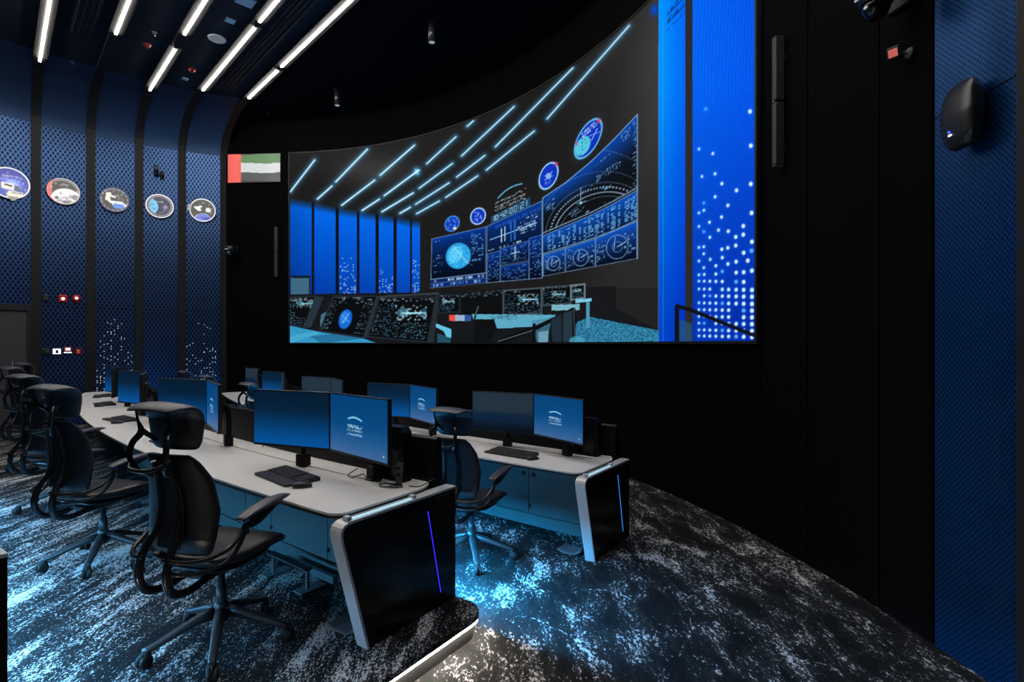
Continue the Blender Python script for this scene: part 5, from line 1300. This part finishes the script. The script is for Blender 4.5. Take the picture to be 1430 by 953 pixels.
# alarm devices on the second blue sheet
def alarm(px, py, lab, kind):
    t, p = mounted('alarm_device', px, py, True, lab, 'alarm', 'small devices on the blue wall')
    if kind == 'dome':
        mb = MB(); mb.lathe([(0.001, 0), (0.075, 0), (0.078, 0.02), (0.065, 0.045), (0.04, 0.06), (0.001, 0.065)], 20, (0, 0, 0), (0, -1, 0)); mb.build('body', MATS['red_plastic'], t)
        mb = MB(); mb.lathe([(0.001, 0), (0.028, 0), (0.026, 0.02), (0.001, 0.025)], 14, (0, -0.06, 0.0), (0, -1, 0)); mb.build('lens', MATS['led_white'], t)
        mb = MB(); mb.box((0, -0.02, -0.05), (0.09, 0.04, 0.07), ch=0.008); mb.build('base', MATS['red_deep'], t)
    elif kind == 'sounder':
        mb = MB(); mb.box((0, -0.03, 0), (0.14, 0.06, 0.15), ch=0.015); mb.build('body', MATS['red_plastic'], t)
        mb = MB(); mb.lathe([(0.001, 0), (0.03, 0), (0.03, 0.012), (0.016, 0.014), (0.016, 0.004), (0.001, 0.004)], 16, (0, -0.06, -0.01), (0, -1, 0)); mb.build('horn', MATS['led_white'], t)
    elif kind == 'black':
        mb = MB(); mb.box((0, -0.02, 0), (0.12, 0.04, 0.13), ch=0.012); mb.build('body', MATS['chair_plastic'], t)
        mb = MB(); mb.box((0.01, -0.042, 0.01), (0.05, 0.004, 0.02)); mb.build('display', MATS['grey_metal'], t)
    elif kind == 'white':
        mb = MB(); mb.box((0, -0.012, 0), (0.125, 0.024, 0.11), ch=0.005); mb.build('plate', MATS['led_white'], t)  # plate is no lamp; its brightness is emission in the material
        mb = MB(); mb.box((0, -0.026, -0.005), (0.04, 0.006, 0.065)); mb.build('switch', MATS['black_edge'], t)
    elif kind == 'call':
        mb = MB(); mb.box((0, -0.02, 0.025), (0.12, 0.04, 0.09), ch=0.006); mb.build('body', MATS['red_plastic'], t)
        mb = MB(); mb.box((0, -0.042, 0.025), (0.075, 0.005, 0.05)); mb.box((0, -0.012, -0.045), (0.125, 0.02, 0.022)); mb.build('plate', MATS['led_white'], t)
    else:
        mb = MB(); mb.box((0, -0.02, 0), (0.12, 0.04, 0.115), ch=0.01); mb.build('body', MATS['red_deep'], t)
        mb = MB(); mb.lathe([(0.001, 0), (0.022, 0), (0.022, 0.006), (0.001, 0.006)], 12, (0, -0.04, 0.012), (0, -1, 0)); mb.box((0, -0.042, -0.03), (0.04, 0.004, 0.016)); mb.build('button', MATS['sensor_red'], t)
alarm(63.5, 416.5, 'small black box left of the red alarms', 'black'); alarm(87.5, 417, 'red alarm beacon with a white lens', 'sounder'); alarm(106.5, 417, 'round red sounder beside the alarm beacon', 'dome')
alarm(65, 491.5, 'small black reader below the alarms', 'black'); alarm(79.3, 491, 'white switch plate below the alarms', 'white'); alarm(94.6, 489.5, 'red call point with a white label', 'call'); alarm(109, 491, 'deep red push button at the right of the low row', 'push')
# lit dots at the foot of two blue sheets
def dot_field(px0, px1, y0, y1, n, lab, seed):
    g = random.Random(seed); p, u, nn, rz = wall_frame((px0+px1)/2, y1, True); mb = MB(); cols = 11
    a0, a1 = left_at(px0), left_at(px1); seen = set()
    for _ in range(n):
        c = g.randrange(cols); peak = 1-abs(c-5.0)/9.0+0.25*g.random()
        h = g.random()**1.8*min(1.0, peak); k = (c, round(h*42))
        if k in seen: continue
        seen.add(k); a = a0+(a1-a0)*(c+0.5)/cols; q = left_xy(a, 0.004); z = HC+(HZ-(y1-(y1-y0)*h))/F*q.y
        uu = Vector((math.sin(a), -math.cos(a), 0))*0.0055; hh = Vector((0, 0, 0.010)); nv = Vector((-math.cos(a), -math.sin(a), 0))*0.004
        q = Vector((q.x, q.y, z)); mb.add([q-uu-hh, q+uu-hh, q+uu+hh, q-uu+hh, q-uu-hh+nv, q+uu-hh+nv, q+uu+hh+nv, q-uu+hh+nv], [(4, 5, 6, 7), (0, 1, 5, 4), (1, 2, 6, 5), (2, 3, 7, 6), (3, 0, 4, 7)])
    o = mb.build('lit_perforations', MATS['dot_light'], wall_left); tag(o, lab, kind='stuff')
dot_field(133, 186, 445, 552, 140, 'white lit dots rising from the foot of the third blue sheet', 4)
dot_field(259, 303, 446, 545, 105, 'white lit dots rising from the foot of the last blue sheet', 9)

# ------------------------------------------------------------------ door in the left wall
a0, a1 = rib_a[4]+RW/LR, rib_a[5]-RW/LR
mb = MB(); rings = []
for a in np.linspace(a0, a1, 5):
    p0 = left_xy(a, -0.055); p1 = left_xy(a, -0.015); rings.append([p0+Vector((0, 0, TIER)), p0+Vector((0, 0, DOOR_TOP-0.12)), p1+Vector((0, 0, DOOR_TOP-0.12)), p1+Vector((0, 0, TIER))])
mb.loft(rings, True, False); d1 = tag(mb.build('door_1', MATS['grey_door']), 'plain dark grey door below the first emblem', kind='structure')
mb = MB(); rings = []
for a in np.linspace(a0, a1, 5):
    p0 = left_xy(a, -0.06); p1 = left_xy(a, 0.03); rings.append([p0+Vector((0, 0, DOOR_TOP-0.12)), p0+Vector((0, 0, DOOR_TOP)), p1+Vector((0, 0, DOOR_TOP)), p1+Vector((0, 0, DOOR_TOP-0.12))])
mb.loft(rings, True, False); mb.build('door_head', MATS['black_edge'], d1)
for a in (a0+0.004, a1-0.004):
    p0 = left_xy(a, -0.05); p1 = left_xy(a, 0.02); w = Vector((-math.sin(a), math.cos(a), 0))*0.03
    mb = MB(); mb.loft([[p0-w+Vector((0, 0, z)), p0+w+Vector((0, 0, z)), p1+w+Vector((0, 0, z)), p1-w+Vector((0, 0, z))] for z in (TIER, DOOR_TOP-0.12)], True, False); mb.build('door_frame', MATS['black_edge'], d1)
q = left_xy(a0+0.04, -0.01); mb = MB(); mb.tube([q+Vector((0, 0, 1.0+TIER)), q+Vector((0.03, -0.04, 1.0+TIER)), q+Vector((0.03, -0.04, 1.35+TIER)), q+Vector((0, 0, 1.35+TIER))], 0.012, 8); mb.build('door_handle', MATS['grey_metal'], d1)

# ------------------------------------------------------------------ things fixed to the ceiling
def hang(name, px, py, label, cat, group=None, z=Z_CEIL):
    p = at_z(px, py, z); return tag(empty(name, p), label, cat, group), p
# surface downlights on the black ceiling
for px, py, lab in ((603, 59.5, 'larger black cylinder downlight high above the screen'), (471, 147.5, 'farther black cylinder downlight left of the other one')):
    t, p = hang('cylinder_downlight', px, py, lab, 'downlight', 'cylinder downlights above the screen', Z_CEIL-0.34)
    mb = MB(); mb.lathe([(0.001, 0.34), (0.058, 0.34), (0.058, 0.0), (0.05, 0.0), (0.05, 0.02), (0.001, 0.02)], 24); mb.build('cylinder', MATS['chair_plastic'], t)
    mb = MB(); mb.lathe([(0.001, 0.004), (0.049, 0.004), (0.049, 0.018), (0.001, 0.018)], 24); mb.build('lens', MATS['lens_light'], t)
for k, (px, py, lab) in enumerate(((303, 54, 'round pale ceiling loudspeaker between the light lines'),)):
    t, p = hang('ceiling_loudspeaker', px, py, lab, 'loudspeaker'); mb = MB(); mb.lathe([(0.001, -0.008), (0.125, -0.008), (0.13, 0.0), (0.001, 0.0)], 32); mb.build('grille', MATS['speaker_white'], t)
    mb = MB(); mb.lathe([(0.126, -0.012), (0.14, -0.010), (0.142, 0.0), (0.126, 0.0)], 32); mb.build('rim', MATS['white_plastic'], t)
for px, py, sz, lab in ((258.5, 110, 0.10, 'small square pale ceiling plate nearest the cove'), (321.5, 28.5, 0.13, 'square pale ceiling plate beside the round loudspeaker'), (343, 1.5, 0.24, 'larger square pale ceiling panel at the top edge')):
    t, p = hang('ceiling_plate', px, py, lab, 'ceiling plate', 'square plates on the ceiling'); M = Matrix.Rotation(math.atan2(Q.y, Q.x), 3, 'Z')
    mb = MB(); mb.box((0, 0, -0.008), (sz, sz, 0.016), M, 0.004); mb.build('plate', MATS['speaker_white'], t)
    mb = MB(); mb.box((0, 0, -0.003), (sz+0.02, sz+0.02, 0.006), M); mb.build('rim', MATS['grey_metal'], t)
for px, py, lab in ((205.5, 62, 'red smoke detector left of the third light line'), (268, 97, 'red smoke detector between the third and second light lines')):
    t, p = hang('smoke_detector', px, py, lab, 'detector', 'red smoke detectors'); mb = MB(); mb.lathe([(0.001, -0.05), (0.03, -0.05), (0.05, -0.03), (0.055, 0.0), (0.001, 0.0)], 20); mb.build('body', MATS['red_deep'], t)
    mb = MB(); mb.lathe([(0.056, -0.012), (0.065, -0.008), (0.065, 0.0), (0.056, 0.0)], 20); mb.build('base', MATS['red_plastic'], t)
for px, py, lab in ((215.5, 45, 'small sprinkler head beside the red smoke detector'), (100.5, 86.5, 'small sprinkler head between the first two light lines'), (375, 158, 'small sprinkler head on the black ceiling above the flag')):
    t, p = hang('sprinkler', px, py, lab, 'sprinkler', 'sprinkler heads'); mb = MB(); mb.lathe([(0.001, -0.012), (0.035, -0.008), (0.04, 0.0), (0.001, 0.0)], 16); mb.build('escutcheon', MATS['grey_metal'], t)
    mb = MB(); mb.lathe([(0.001, -0.05), (0.018, -0.05), (0.018, -0.046), (0.006, -0.04), (0.008, -0.01), (0.001, -0.01)], 12); mb.build('nozzle', MATS['chrome'], t)
# slot diffusers
for (pa, pb, lab) in (((313, 124), (446, -14), 'long black slot diffuser beside the last light line'), ((113, 48), (132, -12), 'black slot diffuser between the two leftmost light lines')):
    A, B = at_z(*pa, Z_CEIL), at_z(*pb, Z_CEIL); L = (B-A).dot(Q); m = A+Q*(L/2); t = tag(empty('slot_diffuser', (m.x, m.y, Z_CEIL)), lab, 'air diffuser', 'slot diffusers in the ceiling'); M = Matrix.Rotation(math.atan2(Q.y, Q.x), 3, 'Z')
    for k in range(4):
        mb = MB(); mb.box(M @ Vector((0, (k-1.5)*0.075, -0.012)), (L, 0.016, 0.024), M); mb.build('blade', MATS['ceiling_navy'], t)
    mb = MB(); mb.box((0, 0, -0.001), (L, 0.30, 0.003), M); mb.build('slot', MATS['vent_blade'], t)
